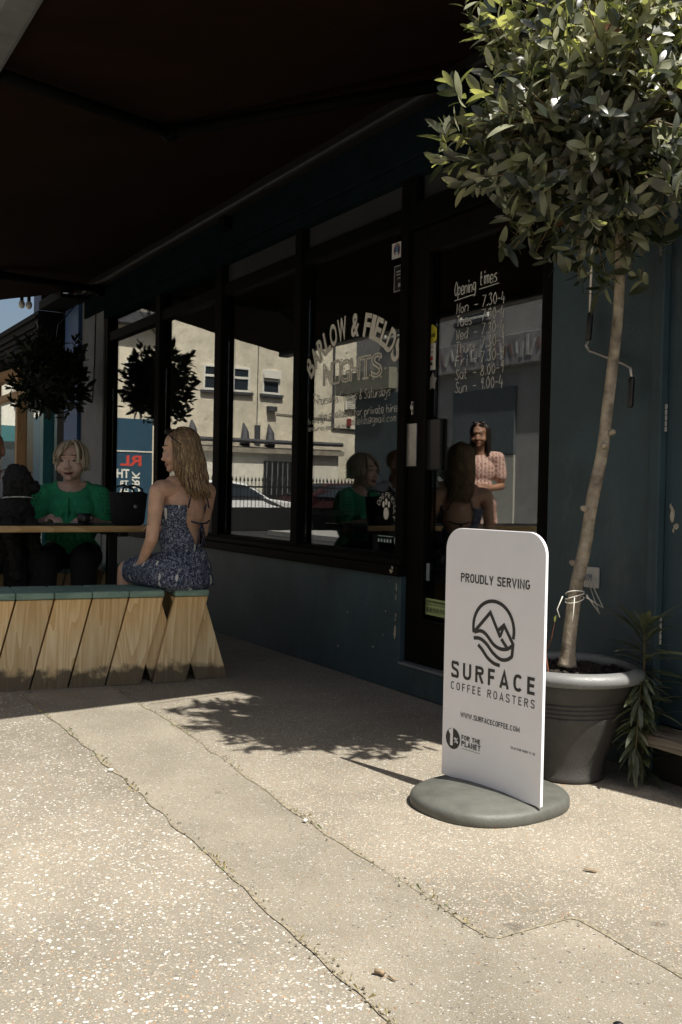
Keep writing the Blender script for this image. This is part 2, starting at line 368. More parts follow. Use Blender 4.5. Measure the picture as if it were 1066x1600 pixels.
# street-side slab sheet reaches joint 1, smooth strip sheet lies between the joints
g = MB(); poly = [(-9, -2.19)] + J1n + [(2, -2.19)]
g.add([(x, y, .0015) for x, y in poly], [tuple(range(len(poly)))]); tag(g.build('pavement_sheet', m_peb2), kind='structure')
g = MB(); poly = J1n + J2n[::-1]
g.add([(x, y, .0025) for x, y in poly], [tuple(range(len(poly)))]); tag(g.build('paving_strip', m_strip), kind='structure')
g = MB()
for J, sd in ((J1n, .5), (J2n, 2.5)):
    L_ = []; R_ = []
    for i, (x, y) in enumerate(J):
        q = J[min(i+1, len(J)-1)]; p_ = J[max(i-1, 0)]; dx, dy = q[0]-p_[0], q[1]-p_[1]; l = math.hypot(dx, dy) or 1
        wd = max(.0012, .0045 + .011*noise.noise((x*7, y*7, sd)))
        L_.append((x-dy/l*wd, y+dx/l*wd, .0045)); R_.append((x+dy/l*wd, y-dx/l*wd, .0045))
    n_ = len(L_); g.add(L_+R_, [(i, i+1, n_+i+1, n_+i) for i in range(n_-1)])
tag(g.build('pavement_joint', m_dirt), kind='structure')
# cross joints
g = MB()
for x0, y0, x1, y1 in ((-4.62, 1.66, -4.78, 2.93), (-.9, 1.76, -.86, 2.93)):
    pts = wob([(x0, y0), (x1, y1)], .01, x0)
    for (a, b), (c, d) in zip(pts[:-1], pts[1:]):
        g.add([(a-.003, b, .008), (a+.003, b, .008), (c+.003, d, .008), (c-.003, d, .008)], [(0, 1, 2, 3)])
tag(g.build('pavement_cross_joint', m_dirt), kind='structure')
# dry tufts and crumbs growing along the joints: nobody could count them
m_dry = mat('dry_grass', (.30, .25, .11), .9, .4, 60); m_grn = mat('green_grass', (.09, .12, .03), .8, .4, 60)
g = MB()
for J, dens in ((J1n, 1.0), (J2n, .8)):
    for i, (x, y) in enumerate(J):
        if x < -5 or x > 0: continue
        lush = noise.noise((x*3.1, y*5, 8.2))
        for k in range(int(max(0, .6+7*lush)*dens*.8)):
            px, py = x+random.gauss(0, .012), y+random.gauss(0, .010)
            a = random.uniform(0, 6.28); hgt = random.uniform(.004, .013)*(1+max(0, lush)); ln = random.uniform(.006, .02)
            wd = random.uniform(.0007, .0016); ca, sa = math.cos(a), math.sin(a)
            g.add([(px-sa*wd, py+ca*wd, .006), (px+sa*wd, py-ca*wd, .006), (px+ca*ln*.6+sa*wd*.7, py+sa*ln*.6-ca*wd*.7, .006+hgt), (px+ca*ln, py+sa*ln, .006+hgt*.7)], [(0, 1, 2, 3)], 0 if random.random() < .75 else 1)
        for k in range(3 if lush > .1 else 1):
            px, py = x+random.gauss(0, .014), y+random.gauss(0, .012); r = random.uniform(.0015, .005)
            g.ell((px, py, .006+r*.3), (r, r*.8, r*.6), None, 5, 3, 2)
tag(g.build('joint_grass', [m_dry, m_grn, m_dirt]), 'dry grass and moss tufts along the paving joints', 'grass', kind='stuff')
# litter
m_twig = mat('brown_twig', (.26, .19, .12), .8, .4, 60); m_pale = mat('pale_chip', (.75, .73, .68), .7, .1); m_dleaf = mat('dead_leaf', (.30, .17, .07), .7, .3, 40)
def litter(name, loc, label, cat, builder, m, rz=0):
    b = MB(); builder(b); R = Matrix.Rotation(rz, 3, 'Z'); b.v = [tuple(R @ Vector(v) + Vector(loc)) for v in b.v]
    return tag(b.build(name, m, smooth=True), label, cat)
litter('twig_stub', (-1.80, 1.165, .005), 'short brown broken twig stub lying on the smooth paving strip', 'twig', lambda b: (b.tube([(0, 0, .006), (.012, .003, .007), (.022, .001, .006)], [.006, .005, .0055], 8), b.tube([(.032, .003, .003), (.048, -.004, .003), (.058, -.003, .002)], [.002, .003, .001], 6)), m_twig, .5)
litter('dead_leaf', (-2.02, 2.02, .003), 'small curled pale dead leaf on the paving right of the sign', 'leaf', lambda b: b.ell((0, 0, .004), (.022, .006, .003), None, 10, 6), m_twig, .6)
litter('dark_stone', (-1.385, 1.47, .005), 'dark stone chip near the bottom right corner of the paving', 'stone', lambda b: b.ell((0, 0, .006), (.012, .009, .008), None, 8, 6), m_black, .6)
litter('brown_leaf', (-2.80, .55, .005), 'small curled brown leaf on the pebbly paving at the left', 'leaf', lambda b: b.ell((0, 0, .006), (.022, .014, .007), None, 9, 6), m_dleaf, .3)
litter('paper_scrap', (-2.74, 1.50, .008), 'white paper scrap lying by the upper paving joint', 'litter', lambda b: b.obox((0, 0, .004), (.014, .010, .003), Matrix.Rotation(.3, 3, 'X')), m_pale, .3)
litter('paper_scrap', (-3.56, 1.13, .008), 'white paper scrap lying by the lower paving joint', 'litter', lambda b: b.obox((0, 0, .004), (.018, .010, .003), Matrix.Rotation(.25, 3, 'X')), m_pale, .9)

# ------------------------------------------------------------------ lettering helpers
def font_mesh(txt, h=None, width=None, bold=0.0, align='CENTER', spacing=1.0, ext=.0004):
    """verts/faces of a text in its XY plane, cap height h, width stretched to `width`"""
    cu = bpy.data.curves.new('t', 'FONT'); cu.body = txt; cu.size = 1; cu.align_x = 'LEFT'; cu.space_character = spacing
    cu.offset = bold; cu.extrude = .0; cu.resolution_u = 4
    ob = bpy.data.objects.new('t', cu); COL.objects.link(ob)
    dg = bpy.context.evaluated_depsgraph_get(); me = bpy.data.meshes.new_from_object(ob.evaluated_get(dg))
    v = np.array([q.co[:] for q in me.vertices]).reshape(-1, 3); f = [tuple(p.vertices) for p in me.polygons]
    bpy.data.objects.remove(ob); bpy.data.curves.remove(cu); bpy.data.meshes.remove(me)
    if len(v) == 0: return v, f
    cap = .73
    v[:, :2] *= h/cap
    lo, hi = v[:, 0].min(), v[:, 0].max()
    if width: v[:, 0] = (v[:, 0]-lo)*(width/(hi-lo)); lo, hi = 0, width
    if align == 'CENTER': v[:, 0] -= (lo+hi)/2
    elif align == 'LEFT': v[:, 0] -= lo
    return v, f

def put_text(b, txt, o, u, vv, nrm, h, width=None, bold=0., align='CENTER', m=0, rot=0, spacing=1., thick=.0006):
    o, u, vv, nrm = map(Vector, (o, u, vv, nrm))
    v, f = font_mesh(txt, h, width, bold, align, spacing)
    if not len(v): return
    c, s = math.cos(rot), math.sin(rot)
    P = [o + u*(x*c-y*s) + vv*(x*s+y*c) + nrm*thick for x, y, z in v]
    b.add(P, f, m)

GL = {'a':'46 16 04 13 32 45|46 42','b':'09 02|04 26 44 32 02','c':'45 26 04 22 42','d':'46 26 04 22 44|49 42','e':'04 44 36 16 04 12 32 43','f':'38 29 18 12|06 36','g':'46 16 04 13 33 45|46 41 30 10','h':'09 02|05 26 45 42','i':'16 12|17 18','k':'09 02|36 04 32','l':'19 13 22','m':'06 02|05 16 25 22|25 36 45 42','n':'06 02|05 26 45 42','o':'26 04 22 44 26','p':'06 00|05 26 44 22 03','r':'06 02|04 26 36','s':'36 16 05 24 33 22 02','t':'19 13 22 32|06 36','u':'06 03 12 32 46|46 42','v':'06 22 46','w':'06 12 25 32 46','y':'06 14 34|46 20 00','q':'46 16 04 13 33 45|46 40','@':'35 24 33 45 46|46 43 53 56 37 17 04 12 42','&':'42 17 29 38 15 03 22 44','O':'29 06 04 22 44 47 29','M':'02 09 24 49 42','T':'09 49|29 22','W':'09 12 26 32 49','F':'09 02|09 49|06 36','S':'48 29 17 35 43 22 03','D':'09 02|09 39 46 32 02','G':'48 29 06 22 42 45 25','E':'49 09 02 42|06 36','R':'02 09 39 37 05|05 42','I':'29 22','N':'02 09 42 49','L':'09 02 42','Y':'09 25 49|25 22','0':'29 06 22 45 29','1':'19 12','2':'08 29 38 02 42','3':'08 29 38 26 44 22 03','4':'19 04 44|36 31','5':'49 09 06 36 43 22 02','7':'09 49 12','8':'29 17 35 43 22 03 15 37 29','9':'38 29 17 26 38|39 32','.':'12 13','-':'05 35'}
SHARP = set('MWTF47vwk-EINLYR')
def catmull(P, k=4):
    if len(P) < 3: return P
    out = []
    for i in range(len(P)-1):
        p0, p1, p2, p3 = P[max(i-1, 0)], P[i], P[i+1], P[min(i+2, len(P)-1)]
        for j in range(k):
            t = j/k
            out.append(tuple(.5*((2*p1[a])+(-p0[a]+p2[a])*t+(2*p0[a]-5*p1[a]+4*p2[a]-p3[a])*t*t+(-p0[a]+3*p1[a]-3*p2[a]+p3[a])*t**3) for a in range(2)))
    return out+[P[-1]]
def hand_text(b, txt, o, u, vv, nrm, cap, width=None, r=.002, m=0, shear=.08, jit=.012, arc=None):
    o, u, vv, nrm = map(Vector, (o, u, vv, nrm)); x = 0; strokes = []
    for ch in txt:
        if ch == ' ': x += 3.2; continue
        yj = random.uniform(-1, 1)*jit*40; sj = random.uniform(.93, 1.07)
        wmax = 0
        for s in GL[ch].split('|'):
            P = [(int(q[0]), int(q[1])) for q in s.split()]
            wmax = max(wmax, max(p[0] for p in P))
            if ch not in SHARP: P = catmull(P)
            strokes.append([(x+px*sj+(py-2)*shear, (py-2)*sj+yj*.3) for px, py in P])
        x += wmax*sj+1.5
    tot = x-1.5; k = cap/7; kx = width/tot if width else k
    for s in strokes:
        pts = []
        for px, py in s:
            X, Y = px*kx, py*k
            if arc:      # (radius, start angle): bend the baseline
                R_, a0 = arc; a = a0 - X/R_; pts.append(o + u*((R_+Y)*math.cos(a)) + vv*((R_+Y)*math.sin(a)) + nrm*r*.3)
            else: pts.append(o + u*X + vv*Y + nrm*r*.3)
        b.tube(pts, r, 5, m, flat=(nrm, .3))
UX, UZ, NY = (1, 0, 0), (0, 0, 1), (0, -1, 0)

# ------------------------------------------------------------------ shop building
YF, YG = 2.934, 2.994
shop = thing('shop_building', (-6.4, 4.5, 0), 'dark teal cafe building with black framed shop windows and a door', 'building')
XE = -1.46
def part(b, name, m, parent=shop, **k): return b.build(name, m, parent, **k)
# stall riser below the windows, its door-side end and step
b = MB(); b.box(-9.65, -4.36, YF, YF+.14, 0, .61); part(b, 'stall_riser', m_teal, bevel=.004)
b = MB(); b.box(-9.65, -4.345, YF-.035, YF+.1, .61, .665); b.box(-9.65, -4.36, YF-.012, YF+.1, .665, .70); part(b, 'window_sill', m_frame_dusty, bevel=.006)
b = MB(); b.box(-4.36, -3.24, YF-.004, YF+.9, 0, .145); part(b, 'door_step', m_teal, bevel=.01)
b = MB(); b.box(-4.355, -3.30, YF-.012, YF+.12, .147, .162); part(b, 'threshold', m_grey_metal, bevel=.003)
# walls
b = MB(); b.box(-10.40, -9.65, YF-.01, YF+.2, 0, 3.0); part(b, 'pale_pilaster', m_grey_wall, bevel=.005)
b = MB(); b.box(-3.245, -2.665, YF, YF+.2, 0, 2.60); part(b, 'wall', m_teal, bevel=.004)
b = MB(); b.box(-2.665, -2.615, YF-.022, YF+.2, 0, 2.60); b.box(-1.70, XE, YF-.022, YF+.2, 0, 2.60); part(b, 'door_frame', m_teal2, bevel=.004)
b = MB(); b.box(-10.27, -2.98, YF-.03, YF+.2, 2.78, 3.26); b.box(-9.65, -3.245, YF-.012, YF+.2, 2.70, 2.78); part(b, 'fascia', m_fascia, bevel=.006)
b = MB(); b.box(-2.978, XE, YF-.004, YF+.2, 2.602, 5.6); b.box(-10.27, -2.98, YF, YF+.2, 3.262, 5.6); part(b, 'upper_wall', m_pale_blue)
b = MB(); b.box(XE-.25, XE-.002, YF+.2, 9, 0, 5.6); b.box(-10.27, -10.03, YF+.2, 9, 0, 5.6); b.box(-10.27, XE, 9, 9.2, 0, 5.6); part(b, 'side_wall', m_grey_wall)
b = MB(); b.box(-10.4, XE+.01, YF-.02, 9.3, 5.602, 5.75); part(b, 'roof', m_fascia)
# upper windows (out of frame, but the house has them)
for x in (-8.6, -6.3, -4.2):
    b = MB(); b.box(x-.5, x+.5, YF-.03, YF+.02, 3.75, 5.0); fr = part(b, 'upper_window', m_white_paint, bevel=.004)
    b = MB(); b.box(x-.42, x+.42, YF-.036, YF-.031, 3.83, 4.92); b.build('pane', m_glass2, fr)
# interior
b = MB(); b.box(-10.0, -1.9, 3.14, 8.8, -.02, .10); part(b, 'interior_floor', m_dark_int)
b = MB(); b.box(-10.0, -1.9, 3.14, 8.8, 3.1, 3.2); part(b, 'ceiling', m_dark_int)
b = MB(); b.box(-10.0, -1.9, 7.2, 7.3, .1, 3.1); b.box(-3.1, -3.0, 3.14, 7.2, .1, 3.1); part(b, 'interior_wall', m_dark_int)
# window bays
bays = [(-9.56, -8.21), (-8.10, -6.92), (-6.80, -5.645), (-5.555, -4.435)]
b = MB()
for x0, x1 in ((-9.65, -9.56), (-8.21, -8.10), (-6.92, -6.80), (-5.645, -5.555), (-4.435, -4.36)):
    b.box(x0, x1, YF+.004, YF+.11, .70, 2.70)
b.box(-9.65, -4.36, YF+.02, YF+.105, 2.47, 2.56)
part(b, 'window_frame', m_frame, bevel=.006)
m_bead = mat('bare_wood_bead', (.36, .29, .19), .6, .3, 12, stretch=(1, 1, .1))
for xb in (-8.21, -6.92, -5.645, -4.435):
    b = MB(); b.box(xb-.004, xb-.0005, YF+.012, YG-.001, .72, 2.47); part(b, 'glazing_bead', m_bead)
wins = []
for i, (x0, x1) in enumerate(bays):
    b = MB(); b.box(x0, x1, YF+.012, YF+.10, .70, .72); b.box(x0, x0+.025, YG+.006, YG+.04, .72, 2.47); b.box(x1-.025, x1, YG+.006, YG+.04, .72, 2.47)
    wn_ = part(b, 'window', m_frame)
    b = MB(); b.box(x0+.01, x1-.01, YG, YG+.005, .71, 2.48); b.build('pane', m_glass, wn_); wins.append(wn_)
    b = MB(); b.box(x0+.005, x1-.005, YG-.004, YG+.008, 2.555, 2.705); b.build('transom_pane', m_glass if i < 2 else m_transom, wn_)
# front door
dr = MB(); dr.box(-4.358, -4.215, YF+.03, YF+.075, .165, 2.42); dr.box(-3.345, -3.305, YF+.03, YF+.075, .165, 2.42)
dr.box(-4.215, -3.345, YF+.03, YF+.075, 2.29, 2.42); dr.box(-4.215, -3.345, YF+.03, YF+.075, .165, .385)
dr.box(-4.215, -4.195, YF+.022, YF+.03, .385, 2.29); dr.box(-4.195, -3.345, YF+.022, YF+.03, .385, .405)
door = part(dr, 'door', m_frame_dusty, bevel=.004)
b = MB(); b.box(-4.22, -3.34, YG, YG+.005, .38, 2.295); b.build('pane', m_glass, door)
b = MB(); b.box(-4.405+.03, -4.275, YF+.018, YF+.03, 1.19, 1.415); b.build('push_plate', m_steel, door, bevel=.003)
b = MB(); b.box(-4.325, -4.315, YF+.02, YF+.03, 1.46, 1.53); b.ell((-4.32, YF+.02, 1.50), (.012, .008, .02)); b.build('lock', m_steel, door)
b = MB(); b.box(-4.205, -4.09, YG-.024, YG-.002, 1.17, 1.43); b.build('pull_handle_plate', m_black, door, bevel=.004)
b = MB(); b.box(-3.305, -3.245, YF+.004, YF+.11, .162, 2.56); b.box(-4.36, -3.245, YF+.004, YF+.11, 2.425, 2.56); b.box(-4.36, -4.30, YF+.004, YF+.11, 2.56, 2.70); b.box(-3.30, -3.245, YF+.004, YF+.11, 2.56, 2.70)
part(b, 'door_surround', m_frame, bevel=.005)
b = MB(); b.box(-4.30, -3.30, YG-.004, YG+.008, 2.55, 2.705); part(b, 'transom_pane', m_transom)
# side door on the right
b = MB(); b.box(-2.613, -1.702, YF+.012, YF+.06, .2, 2.598); sd = part(b, 'side_door', m_teal2, bevel=.003)
for z in (.5, 1.30, 2.1):
    b = MB()
    for k in range(5): b.tube([(-2.612, YF+.004, z+k*.021), (-2.612, YF+.004, z+k*.021+.018)], .0055, 8)
    b.build('hinge', m_steel, sd)
m_oldwood = wood_mat('old_grey_wood', (.09, .07, .05), (.22, .19, .15), 'x')
b = MB(); b.box(-2.60, -1.72, YF-.16, YF+.01, .155, .197); part(b, 'wooden_door_sill', m_oldwood, bevel=.006)
b = MB(); b.box(-2.60, -1.72, YF-.02, YF+.15, 0, .153); part(b, 'door_sill_base', m_dark_int)
# bare plaster where the paint has chipped
m_plaster = mat('bare_plaster', (.40, .35, .27), .9, .3, 30, .4, 120)
def chip(name, x, z, w_, h_, y, seed, parent):
    rg = random.Random(seed); P = []
    for q in range(11):
        a = q*2*math.pi/11; k_ = rg.uniform(.6, 1.1); P.append((x+w_*k_*math.cos(a), z+h_*k_*math.sin(a)))
    b = MB(); b.prism(P, (0, y, 0), (1, 0, 0), (0, 0, 1), (0, -.0015, 0)); b.build(name, m_plaster, parent)
for i, (x, z, w_, h_) in enumerate(((-4.40, .55, .004, .028), (-4.402, .495, .003, .02), (-4.40, .40, .004, .014), (-4.405, .375, .005, .008), (-4.404, .315, .012, .045), (-4.50, .41, .004, .004), (-4.52, .28, .004, .004), (-4.62, .20, .012, .006), (-4.9, .36, .006, .004), (-5.0, .15, .005, .01), (-4.47, .575, .004, .003))): chip('bare_patch', x, z, w_, h_, YF, i, shop)
for i, (x, z, w_, h_) in enumerate(((-4.40, .635, .018, .012), (-4.39, .655, .01, .01))): chip('bare_patch', x, z, w_, h_, YF-.0352, i+40, shop)
for i, (x, z, w_, h_) in enumerate(((-2.575, .99, .012, .03), (-2.557, .945, .014, .014), (-2.585, 1.02, .005, .012), (-2.57, .93, .004, .01), (-2.53, 1.25, .003, .008), (-2.55, 1.72, .004, .02))): chip('bare_patch', x, z, w_, h_, YF+.012, i+60, sd)
# socket plate
b = MB(); b.box(-3.005, -2.925, YF-.012, YF, .68, .765); sk = part(b, 'outlet_plate', mat('aged_white_plastic', (.42, .41, .38), .5, .15), bevel=.004)
b = MB(); b.box(-2.985, -2.96, YF-.03, YF-.012, .71, .735); b.build('plug', m_grey_metal, sk, bevel=.003)
# grey cable along the awning
b = MB(); b.tube([(-9.9, YF-.016, 2.98), (-9.93, YF-.016, 2.3), (-9.98, YF-.016, 1.9)], .006, 6); part(b, 'cable', m_black)

# lettering on the glass
YT = YG-.0015
b = MB(); cxl, czl, Rl = -5.02, 1.405, .61
word = 'BARLOW & FIELDS'; wd = {' ': .5, 'I': .55, '&': 1.15, 'W': 1.35, 'O': 1.05, 'L': .85, 'E': .9, 'F': .9}
tot = sum(wd.get(c, 1) for c in word); span = math.radians(103); a = math.pi/2+span/2
for ch in word:
    da = span*wd.get(ch, 1)/tot; a -= da/2
    if ch != ' ':
        put_text(b, ch, (cxl+Rl*math.cos(a), YT, czl+(Rl-.055)*math.sin(a)), UX, UZ, NY, .135, .070*wd.get(ch, 1)+.008, .03, rot=(a-math.pi/2)*.86)
    a -= da/2
b.build('shop_name_lettering', m_white_paint, wins[3]); b = MB()
random.seed(21)
for k in range(24):
    ang = random.uniform(.5, 2.64); rr = random.uniform(.40, .53); sx, sz = cxl+rr*math.cos(ang)*1.0, czl+rr*math.sin(ang)*1.0-.03; s_ = random.uniform(.006, .010)
    b.prism([(s_*math.cos(q*math.pi/5+k)*(1 if q % 2 else .45), s_*math.sin(q*math.pi/5+k)*(1 if q % 2 else .45)) for q in range(10)], (sx, YT, sz), UX, UZ, (0, -.0008, 0))
b.build('star_marks', m_white_paint, wins[3]); b = MB()
# NIGHTS in outlined slab letters
def slab(ch):
    S = .022
    return {'N': [('b', 0, 0, .03, 1), ('b', .07, 0, .1, 1), ('d', 0, 1, .1, 0)], 'I': [('b', .03, 0, .07, 1)], 'G': [('a',)], 'H': [('b', 0, 0, .03, 1), ('b', .07, 0, .1, 1), ('b', .03, .42, .07, .58)], 'T': [('b', .035, 0, .065, 1), ('b', 0, .82, .1, 1)], 'S': [('s',)]}[ch]
xs = -5.345
for ch in 'NIGHTS':
    wch = .085 if ch == 'I' else .118
    for dz, hh, wf, mm in ((0, .135, 1.0, 0),):
        v, f = font_mesh(ch, hh, wch*.92, .0, 'LEFT')
        # contour: thick outline tubes along the glyph boundary
        bm = bmesh.new(); vs = [bm.verts.new(q) for q in v]; bm.verts.ensure_lookup_table()
        for q in f:
            try: bm.faces.new([vs[i] for i in q])
            except ValueError: pass
        for e in bm.edges:
            if len(e.link_faces) == 1:
                p0, p1 = e.verts[0].co, e.verts[1].co
                P0 = Vector((xs+p0.x, YT, 1.70+p0.y)); P1 = Vector((xs+p1.x, YT, 1.70+p1.y))
                if (P1-P0).length > 1e-5: b.tube([P0, P1], .0058, 5, flat=(Vector(NY), .2))
        bm.free()
    # serif bars
    for zz in (1.70, 1.835):
        if ch == 'I' or (ch == 'T' and zz < 1.75): b.box(xs+wch*.2, xs+wch*.75, YT-.001, YT, zz-.006, zz+.006)
    xs += wch
b.build('nights_lettering', m_white_paint, wins[3])
random.seed(5)
b = MB(); hand_text(b, 'Thursdays Fridays & Saturdays', (-5.43, YT, 1.585), UX, UZ, NY, .055, .84, .0021); b.build('handwritten_line', m_chalk, wins[3])
b = MB(); hand_text(b, 'also available for private hire', (-5.40, YT, 1.492), UX, UZ, NY, .048, .88, .0024); b.build('handwritten_line', m_chalk, wins[3])
b = MB(); hand_text(b, 'to arrange', (-5.53, YT, 1.47), UX, UZ, NY, .035, .20, .0017); b.build('handwritten_line', m_chalk, wins[3])
b = MB(); hand_text(b, 'enquiries email us on', (-5.52, YT, 1.425), UX, UZ, NY, .034, .46, .0017); b.build('handwritten_line', m_chalk, wins[3])
b = MB(); hand_text(b, 'dfields@gmail.com', (-5.0, YT, 1.44), UX, UZ, NY, .045, .47, .0019); b.build('handwritten_line', m_chalk, wins[3])
b = MB()                                             # dog friendly paw
for px, pz, rx, rz_ in ((-4.605, .935, .026, .034), (-4.632, .985, .011, .018), (-4.606, 1.0, .011, .019), (-4.578, .985, .011, .018)):
    b.prism([(rx*math.cos(q*.5236), rz_*math.sin(q*.5236)) for q in range(12)], (px, YT, pz), UX, UZ, (0, -.001, 0))
hand_text(b, 'DOG FRIENDLY', (-4.605, YT, .95), UX, UZ, NY, .026, .245, .0016, arc=(.075, 2.75))
b.build('paw_lettering', m_white_paint, wins[3])
b = MB()
for k in range(5): b.prism([(.009*math.cos(q*.7854), .011*math.sin(q*.7854)) for q in range(8)], (-4.675+k*.03, YT, .785), UX, UZ, (0, -.001, 0))
b.box(-4.68, -4.53, YT-.001, YT, .808, .812); b.prism([(.02*math.cos(q*.7854), .027*math.sin(q*.7854)) for q in range(8)], (-4.50, YT, .79), UX, UZ, (0, -.001, 0))
b.build('award_sticker', mat('mint_vinyl', (.42, .55, .52), .6, .1), wins[3])
# stickers near the frame
b = MB(); b.box(-4.60, -4.50, YT-.001, YT, 2.325, 2.41); 
for k in range(6):
    rr = .008+k*.006; b.tube([(-4.55+rr*.8*math.cos(q*.3), YT-.002, 2.368+rr*math.sin(q*.3)) for q in range(-4+k % 2, 15-k % 3)], .0018, 4, 2 if k == 5 else 1)
b.build('fingerprint_sticker', [mat('white_sticker', (.62, .62, .6), .5, .08), mat('blue_ink', (.02, .09, .20), .6, .1), mat('orange_ink', (.55, .12, .03), .6, .1)], wins[3])
b = MB(); b.box(-4.575, -4.492, YT-.001, YT, 2.14, 2.285); 
for x0, x1, z0, z1 in ((-4.572, -4.495, 2.143, 2.147), (-4.572, -4.495, 2.278, 2.282), (-4.572, -4.568, 2.147, 2.278), (-4.55, -4.51, 2.245, 2.252), (-4.55, -4.51, 2.23, 2.235), (-4.54, -4.51, 2.21, 2.215), (-4.53, -4.51, 2.165, 2.185)): b.box(x0, x1, YT-.002, YT-.001, z0, z1, 1)
b.build('black_sticker', [m_black, mat('grey_print', (.4, .4, .4), .6, .1)], wins[3])
# door: opening times
b = MB(); random.seed(11)
hand_text(b, 'Opening', (-4.02, YT, 2.035), UX, UZ, NY, .068, .165, .0026)
hand_text(b, 'times', (-3.82, YT, 2.055), UX, UZ, NY, .068, .125, .0026)
b.tube([(-4.02, YT, 2.012), (-3.86, YT, 2.02)], .002, 5); b.tube([(-3.825, YT, 2.038), (-3.68, YT, 2.043)], .002, 5); b.build('opening_times_heading', m_chalk, door)
for k, (d_, hrs) in enumerate((('Mon', '7.30-4'), ('Tues', '7.30-4'), ('Wed', '7.30-4'), ('Thurs', '7.30-9'), ('Fri', '7.30-9'), ('Sat', '8.00-9'), ('Sun', '9.00-4'))):
    z = 1.945-k*.0655; b = MB()
    hand_text(b, d_, (-4.0, YT, z), UX, UZ, NY, .052, .030*len(d_), .0022); hand_text(b, '-', (-3.86, YT, z), UX, UZ, NY, .052, .024, .0022)
    hand_text(b, hrs, (-3.80, YT, z+.004), UX, UZ, NY, .052, .165, .0022); b.build('opening_hours_line', m_chalk, door)
b = MB()
b.prism([(.042*math.cos(q*.5236)*(1.06 if q % 2 else .94), .05*math.sin(q*.5236)*(1.06 if q % 2 else .94)) for q in range(12)], (-4.205, YT, 1.868), UX, UZ, (0, -.001, 0), 0)
b.box(-4.240, -4.172, YT-.001, YT, 1.685, 1.822, 1)
put_text(b, 'local', (-4.205, YT-.002, 1.855), UX, UZ, NY, .024, .055, .03, m=2)
for z in (1.80, 1.775): b.box(-4.22, -4.19, YT-.002, YT-.001, z, z+.006, 4)
b.ell((-4.205, YT-.001, 1.745), (.012, .001, .011), m=3); b.box(-4.213, -4.197, YT-.002, YT-.001, 1.71, 1.725, 2)
b.build('card_sticker', [mat('yellow_sticker', (.62, .55, .06), .5, .08), mat('white_vinyl', (.68, .67, .62), .5, .06), m_black, mat('red_print', (.5, .04, .02), .5, .05), mat('grey_ink', (.3, .3, .3), .5, .05)], door)
b = MB(); b.prism([((.038 if q % 2 == 0 else .024)*math.sin(q*math.pi/5), (.05 if q % 2 == 0 else .03)*math.cos(q*math.pi/5)) for q in range(10)], (-4.193, YT, 1.625), UX, UZ, (0, -.001, 0))
b.build('star_sticker', mat('silver_vinyl', (.30, .28, .27), .5, .1), door)
b = MB(); b.box(-4.212, -4.03, YT-.001, YT, .425, .51); b.box(-4.21, -4.035, YT-.002, YT-.001, .478, .481, 1)
put_text(b, 'FOOD HYGIENE RATING', (-4.121, YT-.002, .488), UX, UZ, NY, .013, .165, .02, m=1)
for k in range(6):
    put_text(b, str(k), (-4.19+k*.028, YT-.002, .445), UX, UZ, NY, .015, .009, .02, m=1)
    b.tube([(-4.19+k*.028+.012*math.cos(q*.7), YT-.0025, .452+.012*math.sin(q*.7)) for q in range(10)], .001, 4, 1)
b.build('hygiene_sticker', [mat('pale_green_sticker', (.42, .52, .22), .5, .1), m_black], door)
b = MB(); b.box(-4.212, -4.185, YT-.001, YT, .60, .69); b.build('notice_sticker', mat('pale_blue_sticker', (.35, .4, .42), .5, .1), door)

# inside the shop, seen through the glass
t = thing('cup_dispenser', (-5.62, 3.35, .93), 'tall green cylinder with round lid standing inside the window', 'container')
b = MB(); b.lathe([(0, .93), (.052, .93), (.052, 1.165), (0, 1.165)], (-5.62, 3.35, 0), 20); b.build('body', m_pink_teal, t)
b = MB(); b.lathe([(0, 1.165), (.058, 1.165), (.056, 1.19), (.03, 1.212), (0, 1.215)], (-5.62, 3.35, 0), 20); b.build('lid', m_pink_teal, t, smooth=True)
b = MB(); b.lathe([(0, .78), (.25, .78), (.25, .81), (0, .81)], (-5.62, 3.35, .12), 24); b.lathe([(.03, .1), (.03, .9)], (-5.62, 3.35, 0), 12); b.lathe([(0, .1), (.2, .1), (.2, .12), (0, .12)], (-5.62, 3.35, 0), 20)
tag(b.build('cafe_table', m_wood_int), 'small round dark cafe table inside the window under the green cylinder', 'table')
t = thing('counter_table', (-3.9, 3.45, .1), 'dark table inside behind the glass door holding a cup', 'table')
b = MB(); b.box(-4.15, -3.2, 3.2, 3.75, .86, .89); b.build('tabletop', m_black, t, bevel=.006)
for x, y in ((-4.1, 3.25), (-3.25, 3.25), (-4.1, 3.7), (-3.25, 3.7)):
    b = MB(); b.box(x-.02, x+.02, y-.02, y+.02, .1, .86); b.build('leg', m_black, t)
b = MB(); b.lathe([(0, .892), (.028, .892), (.034, .97), (.031, .97), (.025, .90), (0, .90)], (-3.60, 3.42, 0), 18)
tag(b.build('cup', m_black, smooth=True), 'small black cup on the table behind the glass door', 'cup')

